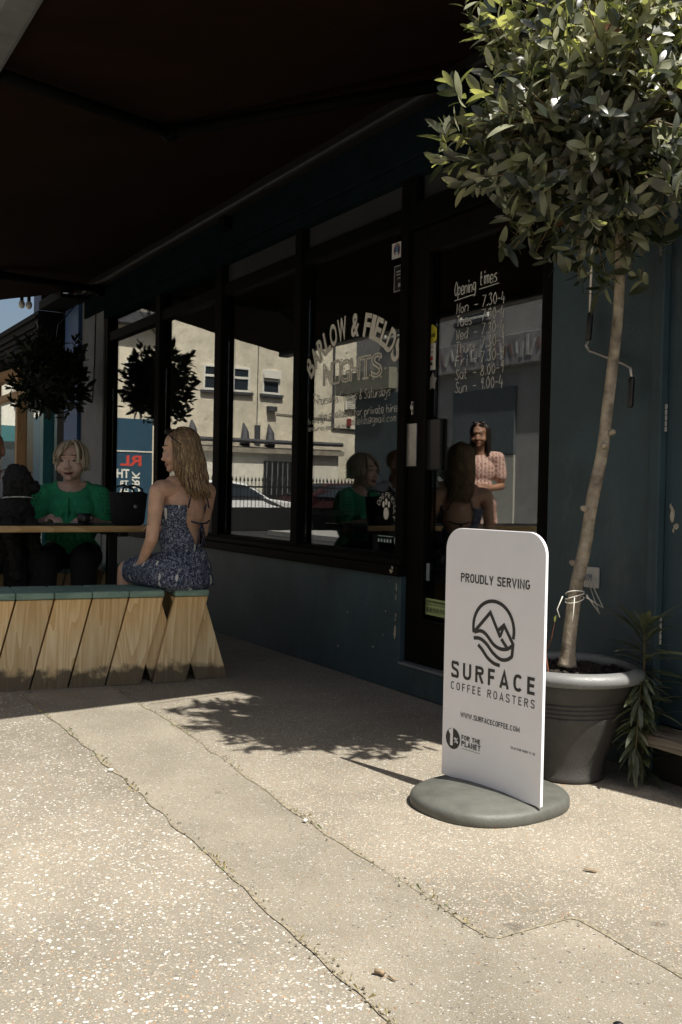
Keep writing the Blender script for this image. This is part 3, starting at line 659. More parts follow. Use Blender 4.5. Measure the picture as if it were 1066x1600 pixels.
# ------------------------------------------------------------------ awning
m_barm = mat('weathered_grey_metal', (.085, .09, .095), .55, .25, 12)
m_armblk = mat('black_arm_paint', (.002, .002, .002), .7, .2, spec=.06)
aw = thing('awning', (-6.6, 2.8, 3.05), 'large brown fabric awning stretched out over the cafe tables', 'awning')
AX0, AX1, AY1, AZ1, AY0, AZ0 = -10.35, -2.99, 2.80, 3.06, .755, 2.645
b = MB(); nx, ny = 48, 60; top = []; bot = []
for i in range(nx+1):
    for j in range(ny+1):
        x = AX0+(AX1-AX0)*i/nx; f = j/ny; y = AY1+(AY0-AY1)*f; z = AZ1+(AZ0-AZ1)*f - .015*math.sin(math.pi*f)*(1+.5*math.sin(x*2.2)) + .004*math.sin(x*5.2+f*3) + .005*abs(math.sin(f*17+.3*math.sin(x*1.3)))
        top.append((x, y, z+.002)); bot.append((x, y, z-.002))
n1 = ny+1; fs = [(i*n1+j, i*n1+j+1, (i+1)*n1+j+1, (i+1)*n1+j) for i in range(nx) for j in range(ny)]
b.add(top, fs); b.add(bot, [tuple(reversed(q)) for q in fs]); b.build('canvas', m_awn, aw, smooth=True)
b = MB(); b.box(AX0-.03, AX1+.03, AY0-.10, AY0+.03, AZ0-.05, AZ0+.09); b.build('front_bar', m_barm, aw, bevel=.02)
m_cass = mat('dark_cassette_paint', (.010, .0095, .009), .5, .3, 6)
b = MB(); b.box(AX0-.05, AX1+.05, 2.80, 2.90, 2.99, 3.12); b.build('cassette', m_cass, aw, bevel=.02)
b = MB()
for x in (-9.6, -6.6, -3.4):
    b = MB(); b.box(x-.05, x+.05, 2.84, YF-.03, 2.90, 3.0); b.build('bracket', m_armblk, aw)
for xs_, dr_ in ((-9.5, 1), (-3.7, -1)):
    b = MB(); e = Vector((xs_+dr_*.95, 1.72, 2.78)); s0 = Vector((xs_, 2.80, 2.95)); s1 = Vector((xs_+dr_*.25, .80, 2.60))
    b.tube([s0, e], .032, 8); b.tube([e, s1], .028, 8); b.ell(e, (.05, .05, .045)); b.ell(s0, (.05, .05, .05)); b.build('folding_arm', m_armblk, aw, smooth=True)
for k, dx in enumerate((0, .07)):
    t = thing('light_bulb', (AX0+.02, 2.29+dx, 2.86), 'clear glass bulb hanging under the far end of the awning, %s of the two' % ('left' if k == 0 else 'right'), 'light bulb', 'bulbs under the awning')
    b = MB(); b.tube([(AX0+.02, 2.29+dx, 2.955), (AX0+.02, 2.29+dx, 2.90)], .018, 8); b.build('socket', m_black, t)
    b = MB(); b.ell((AX0+.02, 2.29+dx, 2.872), (.033, .033, .042)); b.build('bulb', mat('bulb_glass', (.75, .74, .70), .15, .05), t, smooth=True)
# crank on the wall
ck = thing('awning_crank', (-2.86, YF-.05, 1.36), 'awning crank hanging on the teal wall with two black grips and bent steel rod', 'crank')
yc = YF-.045
P_ = [(-2.976, yc, 1.68), (-2.988, yc, 1.66), (-2.968, yc, 1.638), (-2.778, yc, 1.565), (-2.748, yc, 1.548), (-2.740, yc, 1.51)]
b = MB(); b.tube([(-2.958, yc, 2.62), (-2.973, yc, 1.78)], .007, 8); b.tube(P_, .007, 8); b.build('rod', m_steel, ck, smooth=True)
for z0, z1, x0, x1 in ((1.79, 1.68, -2.970, -2.978), (1.51, 1.395, -2.740, -2.745)):
    b = MB(); b.tube([(x0, yc, z0), (x0, yc, z0-.01), (x1, yc, z1+.01), (x1, yc, z1)], [.009, .0125, .013, .009], 10); b.build('grip', m_black, ck, smooth=True)
# high box with red pieces
t = thing('wall_tray', (-10.6, 2.8, 2.95), 'dark tray holding red and white pieces high on the wall by the blue pilaster', 'tray')
b = MB(); b.box(-11.0, -10.1, 2.62, 2.90, 2.95, 2.985); b.box(-11.0, -10.1, 2.62, 2.64, 2.985, 3.04); b.box(-11.0, -10.97, 2.64, 2.90, 2.985, 3.25); b.build('shelf', m_armblk, t)
b = MB()
for k in range(9): b.ell((-10.85+k*.07, 2.76+.03*(k % 3), 3.06+.03*(k % 2)), (.045, .04, .045), None, 8, 6, k % 3 == 0)
b.build('red_piece', [mat('dull_red', (.25, .03, .02), .6, .2), m_pale], t, smooth=True)

# ------------------------------------------------------------------ pavement sign
SL, SR = Vector((-2.862, 2.118, 0)), Vector((-2.407, 2.173, 0))
su = (SR-SL).normalized(); sn = Vector((su.y, -su.x, 0))         # sn points to the street
sg = thing('pavement_sign', (-2.63, 2.145, 0), 'white rounded pavement sign for coffee roasters on a dark rubber base', 'sign')
m_board = mat('white_sign_board', (.84, .84, .87), .33, .035, 5, .03, 30, detail=9)
m_edge = mat('white_sign_edge', (.82, .82, .80), .4, .02)
m_ink = mat('black_sign_ink', (.022, .022, .024), .5, .1)
m_base = mat('grey_green_rubber', (.095, .098, .085), .5, .28, 9, .25, 300, detail=9)
W, Z0, Z1, RC = .462, .05, .931, .075
def rrect(w, z0, z1, r, x0=0):
    P = [(x0, z0), (x0+w, z0)]
    P += [(x0+w-r+r*math.cos(a), z1-r+r*math.sin(a)) for a in [i*math.pi/20 for i in range(11)]]
    P += [(x0+r+r*math.cos(a), z1-r+r*math.sin(a)) for a in [math.pi/2+i*math.pi/20 for i in range(11)]]
    return P
b = MB(); b.prism(rrect(W, Z0, Z1, RC), SL, su, UZ, -sn*.012); b.build('panel', m_board, sg, bevel=.0015)
off = SL + sn*.0006
LIFT = [0]
def stroke(b, pts, wd, m=0, closed=False):     # flat mitred stroke on the panel, (u, z) coordinates
    P_ = [Vector(p[:2]) for p in pts]; n = len(P_); A = []; B = []; LIFT[0] = (LIFT[0]+1) % 40
    for i in range(n):
        p = P_[i]
        if closed: a = (p-P_[i-1]).normalized(); c = (P_[(i+1) % n]-p).normalized()
        else:
            a = (p-P_[i-1]).normalized() if i else (P_[1]-p).normalized(); c = (P_[i+1]-p).normalized() if i < n-1 else a
        na, nc = Vector((-a.y, a.x)), Vector((-c.y, c.x)); mt = na+nc; mt = mt.normalized() if mt.length > 1e-6 else na; k = wd/2/max(.42, mt.dot(na))
        A.append(p+mt*k); B.append(p-mt*k)
    o_ = off+sn*(.0003+.000012*LIFT[0])
    b.add([o_+su*q.x+Vector((0, 0, q.y)) for q in A+B], [(i, (i+1) % n, n+(i+1) % n, n+i) for i in range(n if closed else n-1)], m)
def arc_(cx, cy, rx, ry, a0, a1, e=.86, n=14):
    out = []
    for i in range(n+1):
        t_ = math.radians(a0+(a1-a0)*i/n); c, q = math.cos(t_), math.sin(t_); out.append((cx+rx*math.copysign(abs(c)**e, c), cy+ry*math.copysign(abs(q)**e, q)))
    return out
def grot(ch, w, t):
    """strokes of a narrow sans capital, height 1, width w, pen t"""
    h = t/2; l, r, m_ = h, w-h, w/2; T, Bm = 1-h, h
    O = lambda a0, a1: arc_(m_, .5, m_-h, .5-h, a0, a1, .80, 22)
    if ch == 'O': return [O(0, 360)[:-1]], True
    if ch == 'C': return [O(42, 318)], False
    if ch == 'G': return [O(45, 322)+[(r, .46), (w*.56, .46)]], False
    if ch == 'S': return [catmull([(r, .76), (w*.80, .915), (m_, T), (w*.20, .92), (l+.01, .75), (w*.22, .59), (m_, .52), (w*.78, .43), (r, .26), (w*.80, .08), (m_, Bm), (w*.18, .09), (l, .25)], 5)], False
    if ch == 'U': return [[(l, 1)]+arc_(m_, m_-h+h, m_-h, m_-h, 180, 360, .85, 16)+[(r, 1)]], False
    if ch == 'D': return [[(l, Bm), (l, T), (w*.42, T)]+arc_(w*.42, .5, w*.58-h, .5-h, 90, -90, .8)[1:]+[(l-h, Bm)]], False
    if ch in 'PR':
        bowl = [(l, 0), (l, T), (w*.5, T)]+arc_(w*.5, .735, w*.5-h, .265-h, 90, -90, .8)[1:]+[(l, .47+h)]
        return ([bowl] if ch == 'P' else [bowl, [(w*.52, .47), (w-h*.9, 0)]]), False
    if ch == 'E': return [[(w-h*.6, T), (l, T), (l, Bm), (w-h*.4, Bm)], [(l, .52), (w*.86, .52)]], False
    if ch == 'F': return [[(w-h*.4, T), (l, T), (l, 0)], [(l, .50), (w*.86, .50)]], False
    if ch == 'L': return [[(l, 1), (l, Bm), (w, Bm)]], False
    if ch == 'T': return [[(0, T), (w, T)], [(m_, T), (m_, 0)]], False
    if ch == 'I': return [[(m_, 1), (m_, 0)]], False
    if ch == 'H': return [[(l, 1), (l, 0)], [(r, 1), (r, 0)], [(l, .5), (r, .5)]], False
    if ch == 'A': return [[(h*.9, 0), (m_, 1-h*.6), (w-h*.9, 0)], [(w*.22, .27), (w*.78, .27)]], False
    if ch == 'V': return [[(h*.9, 1), (m_, h*.6), (w-h*.9, 1)]], False
    if ch == 'W': return [[(h*.8, 1), (w*.28, h*.5), (m_, 1-h), (w*.72, h*.5), (w-h*.8, 1)]], False
    if ch == 'N': return [[(l, 0), (l, 1-h*.3), (r, h*.3), (r, 1)]], False
    if ch == 'M': return [[(l, 0), (l, 1-h*.3), (m_, .22), (r, 1-h*.3), (r, 0)]], False
    if ch == 'Y': return [[(h*.8, 1), (m_, .42), (w-h*.8, 1)], [(m_, .46), (m_, 0)]], False
    if ch == '1': return [[(l, .80), (m_+h*.2, T), (m_+h*.2, 0)]], False
    if ch == '.': return [[(m_, 0), (m_, t*1.1)]], False
    return [], False
GW = {'I': .22, '.': .24, 'W': .86, 'M': .74, 'L': .46, 'E': .48, 'F': .47, 'T': .56, 'A': .60, 'V': .60, 'Y': .58, ' ': .30, 'S': .54, 'P': .54, 'R': .56}
def S(b, txt, u0, u1, z, h, pen, track):
    """sans capitals fitted between u0 and u1, cap height h, pen as a share of h"""
    tot = sum(GW.get(c, .57) for c in txt)+track*(len(txt)-1); k = (u1-u0)/tot; u = u0
    for c in txt:
        w_ = GW.get(c, .57); sx = k/h
        ss, closed = grot(c, w_*sx, pen)
        for q in ss: stroke(b, [(u+x*h, z+y*h) for x, y in q], pen*h, 0, closed)
        u += (w_+track)*k
b = MB(); S(b, 'PROUDLY SERVING', .078, .398, .744, .031, .165, .10); b.build('heading', m_ink, sg)
b = MB(); S(b, 'SURFACE', .040, .430, .405, .057, .185, .28); b.build('brand_name', m_ink, sg)
b = MB(); S(b, 'COFFEE ROASTERS', .040, .429, .362, .0275, .125, .36); b.build('brand_subtitle', m_ink, sg)
b = MB(); S(b, 'WWW.SURFACECOFFEE.COM', .091, .367, .272, .0175, .155, .10); b.build('web_address', m_ink, sg)
b = MB(); S(b, 'SCAN FOR GOOD VIBES', .331, .436, .212, .0075, .16, .12); b.build('small_caption', m_ink, sg)
b = MB(); S(b, 'FOR THE', .099, .190, .194, .0165, .20, .10); S(b, 'PLANET', .099, .192, .171, .0190, .20, .10)
def disc(u, z, rx, rz, m=0, n=28, lift=.0002): b.add([off+sn*lift+su*(u+rx*math.cos(i*2*math.pi/n))+Vector((0, 0, z+rz*math.sin(i*2*math.pi/n))) for i in range(n)], [tuple(range(n))], m)
disc(.0555, .188, .036, .037)
stroke(b, [(.036, .209), (.049, .216), (.049, .163)], .0135, 1)
put_text(b, '%', off+su*.073+Vector((0, 0, .176))+sn*.001, su, UZ, sn, .019, .021, .02, m=1)
stroke(b, [(.101, .163), (.19, .163)], .0012)
b.build('planet_mark', [m_ink, m_board], sg)
b = MB(); lc = (.2385, .597); lr = .094; sw = .0125
def ribbon(pts, wd): stroke(b, pts, wd)
def LP(x, y): return (lc[0]+lr*x, lc[1]+lr*y)
def arcp(a0, a1, n=30): return [LP(math.cos(math.radians(a0+(a1-a0)*i/n)), math.sin(math.radians(a0+(a1-a0)*i/n))) for i in range(n+1)]
def smooth2(P, k=6): return catmull([tuple(p) for p in P], k)
ribbon(arcp(-14, 194), sw)
ribbon([LP(-.90, -.16), LP(-.16, .58), LP(.36, -.26)], sw)                                   # first peak
ribbon([LP(.22, -.04), LP(.52, .20), LP(.97, -.42), LP(.93, -.86)], sw)                      # second peak
ribbon([LP(.40, -.30), LP(.72, -.62)], sw)
ribbon([LP(.50, .12), LP(.36, -.20)], sw*.8)
ribbon(smooth2([LP(-.95, -.22), LP(-.62, -.14), LP(-.34, -.24), LP(.02, -.54), LP(.36, -.66), LP(.70, -.62), LP(.96, -.46)]), sw)
ribbon(smooth2([LP(-.97, -.44), LP(-.66, -.42), LP(-.34, -.56), LP(.02, -.86), LP(.38, -1.03), LP(.70, -1.0), LP(.95, -.84)]), sw)
ribbon(smooth2([LP(-.74, -.66), LP(-.54, -.80), LP(-.26, -1.06), LP(.06, -1.22), LP(.36, -1.26)]), sw)
b.build('logo', m_ink, sg)
# moulded rubber base (rounded D slab)
base_mid = SL + su*.222 - sn*.018
b = MB(); rings = []; nb = 72
prof = [(.985, .0), (1.0, .004), (1.0, .022), (.994, .030), (.98, .036), (.955, .0405), (.90, .045), (.6, .054), (.3, .059), (.0, .060)]
def basept(q, s, z):
    a = 2*math.pi*q/nb; ca, sa = math.cos(a), math.sin(a); e = .84
    x = math.copysign(abs(ca)**e, ca)*.238; y = math.copysign(abs(sa)**e, sa)*.272
    return base_mid + su*(x*s) + sn*(y*s) + Vector((0, 0, z))
for s, z in prof: rings += [basept(q, s, z) for q in range(nb)]
k = len(prof); b.add(rings, [(i*nb+j, i*nb+(j+1) % nb, (i+1)*nb+(j+1) % nb, (i+1)*nb+j) for i in range(k-1) for j in range(nb)]); b.build('rubber_base', m_base, sg, smooth=True, weld=True)

# ------------------------------------------------------------------ planter pot
PC = Vector((-2.785, 2.645, 0))
m_pot = mat('dark_grey_plastic_pot', (.044, .041, .038), .5, .22, 14, .3, 220)
m_rim = mat('grey_plastic_rim', (.17, .175, .17), .42, .15, 14, .2, 220)
m_soil = mat('dark_soil', (.022, .016, .012), .95, .5, 40, 1.0, 60)
pot = thing('planter_pot', PC, 'large dark grey plastic planter pot with thick rolled rim', 'plant pot')
b = MB(); pr = [(0, .004), (.128, .004), (.134, .0), (.140, .008), (.141, .02), (.137, .03), (.143, .07), (.168, .15), (.192, .22)]
for z in (.245, .262, .279, .296): r_ = .192+(z-.22)*.30; pr += [(r_, z), (r_, z+.003), (r_-.0035, z+.005), (r_-.0035, z+.008), (r_+.003, z+.010)]
pr += [(.226, .325), (.232, .335), (.240, .342), (.248, .392), (.246, .398), (.228, .392), (.215, .34), (0, .34)]
b.lathe(pr, PC, 64); b.build('body', m_pot, pot, smooth=True)
b = MB(); b.lathe([(.238, .380), (.258, .373), (.274, .378), (.283, .391), (.283, .405), (.274, .418), (.256, .426), (.240, .424), (.229, .414), (.228, .394), (.238, .380)], PC, 64); b.build('rim', m_rim, pot, smooth=True, weld=True)
b = MB(); rs = [0, .05, .1, .15, .19, .230]; vs = []
for r in rs:
    for q in range(36):
        a = q/36*6.2832; p = Vector((r*math.cos(a), r*math.sin(a), 0)); vs.append(PC+p+Vector((0, 0, .392+.018*noise.noise(p*14)+.012*noise.noise(p*40))))
b.add(vs, [(i*36+j, i*36+(j+1) % 36, (i+1)*36+(j+1) % 36, (i+1)*36+j) for i in range(5) for j in range(36)])
for k in range(120):
    a, r = random.uniform(0, 6.28), .21*math.sqrt(random.random()); b.ell(PC+Vector((r*math.cos(a), r*math.sin(a), .40)), (random.uniform(.004, .012),)*3, None, 6, 4)
b.build('soil', m_soil, pot)

# ------------------------------------------------------------------ leaves
def leaf_template(n=5, width=.36, fold=.22, curl=.18, point=1.0):
    """unit leaf along +X, normal +Z; returns verts, faces"""
    vs = []; 
    for i in range(n+1):
        t = i/n; w_ = width*.5*min(1, 2.6*t)**.8*max(0, 1-((t-.35)/.65)**2.6 if t > .35 else 1)**.75 if 0 < t < 1 else .0
        z = -curl*t*t
        vs += [(t, 0, z)] if i in (0, n) else [(t, w_, z+fold*w_), (t, 0, z), (t, -w_, z+fold*w_)]
    fs = [(0, 2, 1), (0, 3, 2)]
    for i in range(n-2):
        a = 1+3*i; fs += [(a, a+1, a+4, a+3), (a+1, a+2, a+5, a+4)]
    l = len(vs)-1; a = l-3; fs += [(a, a+1, l), (a+1, a+2, l)]
    return np.array(vs), fs
class Leaves:
    def __init__(s): s.V = []; s.F = []; s.M = []; s.n = 0
    def add(s, T, p, d, nrm, size, m):
        V, F = T; d = d/np.linalg.norm(d); y = np.cross(nrm, d); ly = np.linalg.norm(y)
        if ly < 1e-6: y = np.array([d[1], -d[0], .1]); ly = np.linalg.norm(y)
        y /= ly; z = np.cross(d, y)
        P = p + size*(V[:, :1]*d + V[:, 1:2]*y + V[:, 2:]*z)
        s.V.append(P); s.F += [tuple(i+s.n for i in f) for f in F]; s.M += [m]*len(F); s.n += len(P)
    def build(s, name, mats, parent=None):
        b = MB(); b.v = np.concatenate(s.V).tolist(); b.f = s.F; b.m = s.M
        return b.build(name, mats, parent, smooth=True)
def unit(n=None):
    v = rng.normal(size=3); return v/np.linalg.norm(v)
laurel = [leaf_template(8, w_, f_, c) for c, w_, f_ in ((-.10, .38, .22), (.08, .34, .30), (.22, .36, .16), (.38, .33, .26), (.55, .35, .12))]
m_lf = [leaf_mat('laurel_leaf', (.070, .078, .050), .34), leaf_mat('laurel_leaf_pale', (.27, .28, .185), .36), leaf_mat('laurel_leaf_dark', (.028, .037, .022), .32), leaf_mat('laurel_leaf_new_sunlit', (.50, .49, .32), .42), leaf_mat('withered_leaf', (.17, .075, .03), .5)]
m_twg = mat('laurel_twig', (.10, .075, .035), .7, .3, 40)

def rosette_crown(center, R, ntw, lsize, weights, squash=(1, 1, 1), twigs=True, lower=1.0, seed=1, nleaf=(7, 12)):
    rg = np.random.default_rng(seed); LV = Leaves(); tw = MB(); c = np.array(center, float); sq = np.array(squash)
    for k in range(ntw):
        d = rg.normal(size=3); d /= np.linalg.norm(d)
        rr = R*(1-.62*rg.random()**1.9)
        lump = .84+.40*noise.noise(Vector(d*2.1)+Vector((seed, 0, 0)))
        if rg.random() < .12 and d[2] > -.35: lump += .18
        tip = c + d*rr*lump*sq
        ax = d*.8+np.array([0, 0, .55])+rg.normal(size=3)*.35; ax /= np.linalg.norm(ax)
        if twigs and rg.random() < .55:
            st = c + (tip-c)*.45 + np.array([0, 0, -.05]); tw.tube([Vector(st), Vector((st+tip)/2+rg.normal(size=3)*.015), Vector(tip)], [.005, .0038, .0022], 5)
        nl = rg.integers(*nleaf); ph = rg.random()*6.28
        e1 = np.cross(ax, [0.3, .1, 1.]); e1 /= np.linalg.norm(e1); e2 = np.cross(ax, e1)
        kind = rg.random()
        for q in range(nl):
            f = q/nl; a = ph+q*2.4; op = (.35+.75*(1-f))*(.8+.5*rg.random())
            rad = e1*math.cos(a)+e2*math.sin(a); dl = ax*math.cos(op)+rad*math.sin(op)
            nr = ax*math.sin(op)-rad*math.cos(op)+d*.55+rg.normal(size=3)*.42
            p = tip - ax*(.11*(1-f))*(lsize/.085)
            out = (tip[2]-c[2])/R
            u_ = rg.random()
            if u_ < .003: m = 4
            elif out > .0 and u_ < .46: m = 1 if u_ < .32 else 3  # sunlight on the crown's top painted in: upper leaves, tips too, go paler
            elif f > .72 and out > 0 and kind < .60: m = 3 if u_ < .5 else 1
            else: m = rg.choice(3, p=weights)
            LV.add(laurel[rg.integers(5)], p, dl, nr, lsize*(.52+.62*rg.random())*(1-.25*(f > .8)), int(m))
    return LV, tw

# ------------------------------------------------------------------ bay tree in the pot
tr = thing('bay_tree', PC+Vector((0, 0, .38)), 'bay tree with round leafy crown on one leaning bare trunk in the grey pot', 'tree')
CR = Vector((-2.565, 2.50, 2.41))
tb = Vector((-2.80, 2.66, .385))
def dep(px, py, d): return Vector((0, 0, H)) + rt*((px-533)/1556*d) + up*(-(py-800)/1556*d) + fw*d
pts = [dep(886, 1040, 3.745), dep(892, 979, 3.735), dep(901, 916, 3.725), dep(915, 850, 3.715), dep(926, 780, 3.70), dep(941, 708, 3.685), dep(948, 650, 3.675), dep(957, 575, 3.66), dep(966, 490, 3.645), dep(969, 400, 3.62), dep(965, 300, 3.58)]
P2 = []
for i in range(len(pts)-1):
    p0, p1, p2, p3 = pts[max(0, i-1)], pts[i], pts[i+1], pts[min(len(pts)-1, i+2)]
    for j in range(8):
        t_ = j/8; P2.append(.5*((2*p1)+(p2-p0)*t_+(2*p0-5*p1+4*p2-p3)*t_*t_+(3*p1-p0-3*p2+p3)*t_**3))
P2.append(pts[-1])
rad = [(.0265-.0090*(i/(len(P2)-1)))*(1+.07*noise.noise(Vector((i*.16, 0, 3)))) for i in range(len(P2))]
rad[0] = .038; rad[1] = .034; rad[2] = .032
m_bark = mat('bay_bark', (.17, .13, .09), .8, .45, 13, .3, 90, col2=(.54, .46, .34), detail=9)
b = MB(); b.tube(P2, rad, 18)
for z_i, ang in ((20, 3.6), (44, .3), (41, 5.6), (30, 4.6)):
    p = P2[z_i]; dd = Vector((math.cos(ang), math.sin(ang), .25)); b.tube([p+dd*.02, p+dd*.036, p+dd*.044], [.013, .011, .006], 8)
for k in range(7):
    a = k*.9; e = Vector((CR.x+.25*math.cos(a), CR.y+.25*math.sin(a), CR.z+random.uniform(-.05, .22))); b.tube([P2[-1]+Vector((0, 0, -.05)), (P2[-1]+e)/2+Vector((0, 0, .02)), e], [.014, .010, .006], 8)
b.build('trunk', m_bark, tr, smooth=True)
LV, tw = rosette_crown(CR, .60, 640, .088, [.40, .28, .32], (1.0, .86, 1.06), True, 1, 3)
# a few long side shoots
for d_ in ((-.80, -.30, -.10), (-.74, -.2, -.22), (-.62, -.2, .22), (-.35, -.3, .62), (-.5, -.3, .45)):
    tip = np.array(CR)+np.array(d_)*.78; rg = np.random.default_rng(int(abs(d_[0]*1000)+abs(d_[2]*77)))
    tw.tube([CR+Vector(d_)*.25, CR+Vector(d_)*.55+Vector((0, 0, -.02)), Vector(tip)], [.005, .004, .002], 5)
    ax = np.array(d_)/np.linalg.norm(d_)+np.array([0, 0, .25])
    for q in range(14):
        f = q/14; a = q*2.4; e1 = np.cross(ax, [0, .2, 1.]); e1 /= np.linalg.norm(e1); e2 = np.cross(ax, e1); rd = e1*math.cos(a)+e2*math.sin(a)
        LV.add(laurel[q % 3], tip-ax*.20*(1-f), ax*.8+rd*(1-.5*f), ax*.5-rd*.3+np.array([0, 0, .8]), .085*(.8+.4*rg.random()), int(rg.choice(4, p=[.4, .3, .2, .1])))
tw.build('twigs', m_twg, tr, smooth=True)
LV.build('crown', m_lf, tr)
# white wire tied round the trunk and to the wall plate
b = MB(); wp = P2[14]
for k, dz in enumerate((-.012, 0, .013)):
    b.tube([wp+Vector((.034*math.cos(q*.42), .034*math.sin(q*.42), dz+.012*math.sin(q*.42+k))) for q in range(17)], .0022, 5)
b.tube([wp+Vector((.04, .02, 0)), Vector((-2.80, 2.83, .62)), Vector((-2.955, 2.905, .72))], .0028, 5); b.tube([wp+Vector((.04, .02, .01)), Vector((-2.79, 2.80, .60)), Vector((-2.965, 2.905, .715))], .0022, 5)
b.tube([wp+Vector((-.02, -.042, 0)), wp+Vector((-.04, -.05, -.05)), wp+Vector((-.03, -.045, -.08))], .0022, 5)
b.tube([wp+Vector((.03, -.03, 0)), wp+Vector((.028, -.032, -.06)), wp+Vector((.02, -.036, -.12))], .0018, 5)
tag(b.build('tie_wire', m_white_paint, smooth=True), 'white wire tied round the bay trunk and plugged at the wall plate', 'wire')
# weed in the pot
sp_ = thing('weed_seedling', PC+Vector((-.13, -.1, .39)), 'small reddish stemmed seedling with pale leaves in the pot beside the trunk', 'plant')
m_wstem = mat('red_stem', (.20, .07, .04), .7, .3); m_wleaf = [leaf_mat('pale_green_leaf', (.34, .36, .16), .5, .35)]
b0 = PC+Vector((.0, -.10, .385)); b = MB(); st_ = [b0, b0+Vector((-.015, -.005, .08)), b0+Vector((-.03, 0, .15)), b0+Vector((-.035, .0, .215))]
b.tube(st_, [.003, .0028, .0022, .0015], 6); b.tube([st_[1], st_[1]+Vector((.03, 0, .06)), st_[1]+Vector((.045, 0, .12))], [.002, .002, .001], 5); b.build('stem', m_wstem, sp_)
Lw = Leaves(); ov = leaf_template(5, .6, .2, .15)
for p, d, s_ in ((st_[3], (-.4, -.2, .6), .06), (st_[3], (.3, -.3, .3), .055), (st_[2], (-.8, -.3, .2), .05), (st_[3], (-.5, .3, -.5), .05), (st_[1], (-.7, -.4, .1), .055), (st_[0], (-.8, -.5, .4), .06), (st_[0], (-.9, .1, .2), .06), (st_[0], (-.5, -.8, .5), .055), (st_[1]+Vector((.045, 0, .12)), (.3, -.2, .7), .03), (st_[2], (.5, -.3, .3), .035)):
    Lw.add(ov, np.array(p), np.array(d, float), np.array([.2, -.5, .7]), s_, 0)
Lw.build('leaves', m_wleaf, sp_)
# oleander like plant at the wall right of the pot
ol = thing('wall_plant', (-2.57, 2.83, .0), 'narrow leaved green plant drooping by the wall right of the grey pot', 'plant')
m_ol = [leaf_mat('willow_leaf', (.075, .09, .055), .42), leaf_mat('willow_leaf_pale', (.13, .145, .095), .42)]
Lo = Leaves(); nar = leaf_template(6, .165, .15, .30); rg = np.random.default_rng(5); sb = MB()
def shoot(P, n, ls, r, up_):
    P = [Vector(p) for p in P]; sb.tube(P, [r*(1-.15*i) for i in range(len(P))], 6)
    for q in range(n):
        f = q/n*(len(P)-1); i = min(int(f), len(P)-2); p = P[i].lerp(P[i+1], f-i); a = q*2.4+rg.random()
        d = np.array([math.cos(a), math.sin(a), up_*(1.2 if q > n*.8 else .35)+rg.normal()*.25]); Lo.add(nar, np.array(p), d, np.array([0, 0, 1.])+rg.normal(size=3)*.15, ls*(.7+.5*rg.random()), int(rg.random() < .4))
shoot([(-2.60, 2.85, 0), (-2.585, 2.83, .25), (-2.56, 2.80, .45), (-2.555, 2.79, .585)], 95, .155, .006, 1.0)
shoot([(-2.56, 2.80, .42), (-2.53, 2.75, .36), (-2.52, 2.73, .22), (-2.53, 2.73, .08)], 70, .10, .004, -1.2)
shoot([(-2.56, 2.82, .36), (-2.55, 2.78, .25), (-2.57, 2.76, .1)], 50, .08, .003, -.8)
sb.build('stem', m_twg, ol, smooth=True); Lo.build('leaves', m_ol, ol)

# ------------------------------------------------------------------ slatted benches and table
m_plank = wood_mat('weathered_pine', (.64, .45, .22), (.88, .74, .46), 'z', .045)
m_green = mat('worn_green_paint', (.16, .29, .225), .6, .3, 25, .3, 80, col2=(.26, .38, .30), stretch=(.3, 1, 1))
BH = .50
def bench(name, loc, rz, n, label, group):
    """local frame: x along the bench towards the shop, y to the back, front planks lean along x"""
    t = thing(name, loc, label, 'bench', group, rz)
    pw, th, lean = .183, .042, .118
    for k in range(n):
        x1 = -.105 - k*(pw+.008) - (.055 if k else 0); x0 = x1-pw
        b = MB(); R_ = random.uniform(-.003, .003)
        b.hexa([(x0-lean, R_, 0), (x1-lean, R_, 0), (x1-lean, th+R_, 0), (x0-lean, th+R_, 0)], [(x0, R_, BH-.036), (x1, R_, BH-.036), (x1, th+R_, BH-.036), (x0, th+R_, BH-.036)])
        b.build('front_plank', m_plank, t, local=True, bevel=.004)
        b = MB(); b.box(x0-.003, x1+.003, -.012+R_, .36+R_, BH-.034, BH+random.uniform(0, .003)); b.build('seat_board', m_green, t, local=True, bevel=.008)
        b = MB(); y0 = .31; b.hexa([(x0-lean, y0, 0), (x1-lean, y0, 0), (x1-lean, y0+th, 0), (x0-lean, y0+th, 0)], [(x0, y0, BH-.036), (x1, y0, BH-.036), (x1, y0+th, BH-.036), (x0, y0+th, BH-.036)]); b.build('back_plank', m_plank, t, local=True, bevel=.004)
    for k in range(0, n, 1):                  # inner planks leaning the other way
        x1 = -.115 - k*.245; x0 = x1-pw
        if k > 1 and k < n-3: continue
        b = MB(); y0 = .05; b.hexa([(x0+.142, y0, 0), (x1+.142, y0, 0), (x1+.142, y0+th, 0), (x0+.142, y0+th, 0)], [(x0, y0, BH-.037), (x1, y0, BH-.037), (x1, y0+th, BH-.037), (x0, y0+th, BH-.037)]); b.build('inner_plank', m_plank, t, local=True, bevel=.004)
    return t
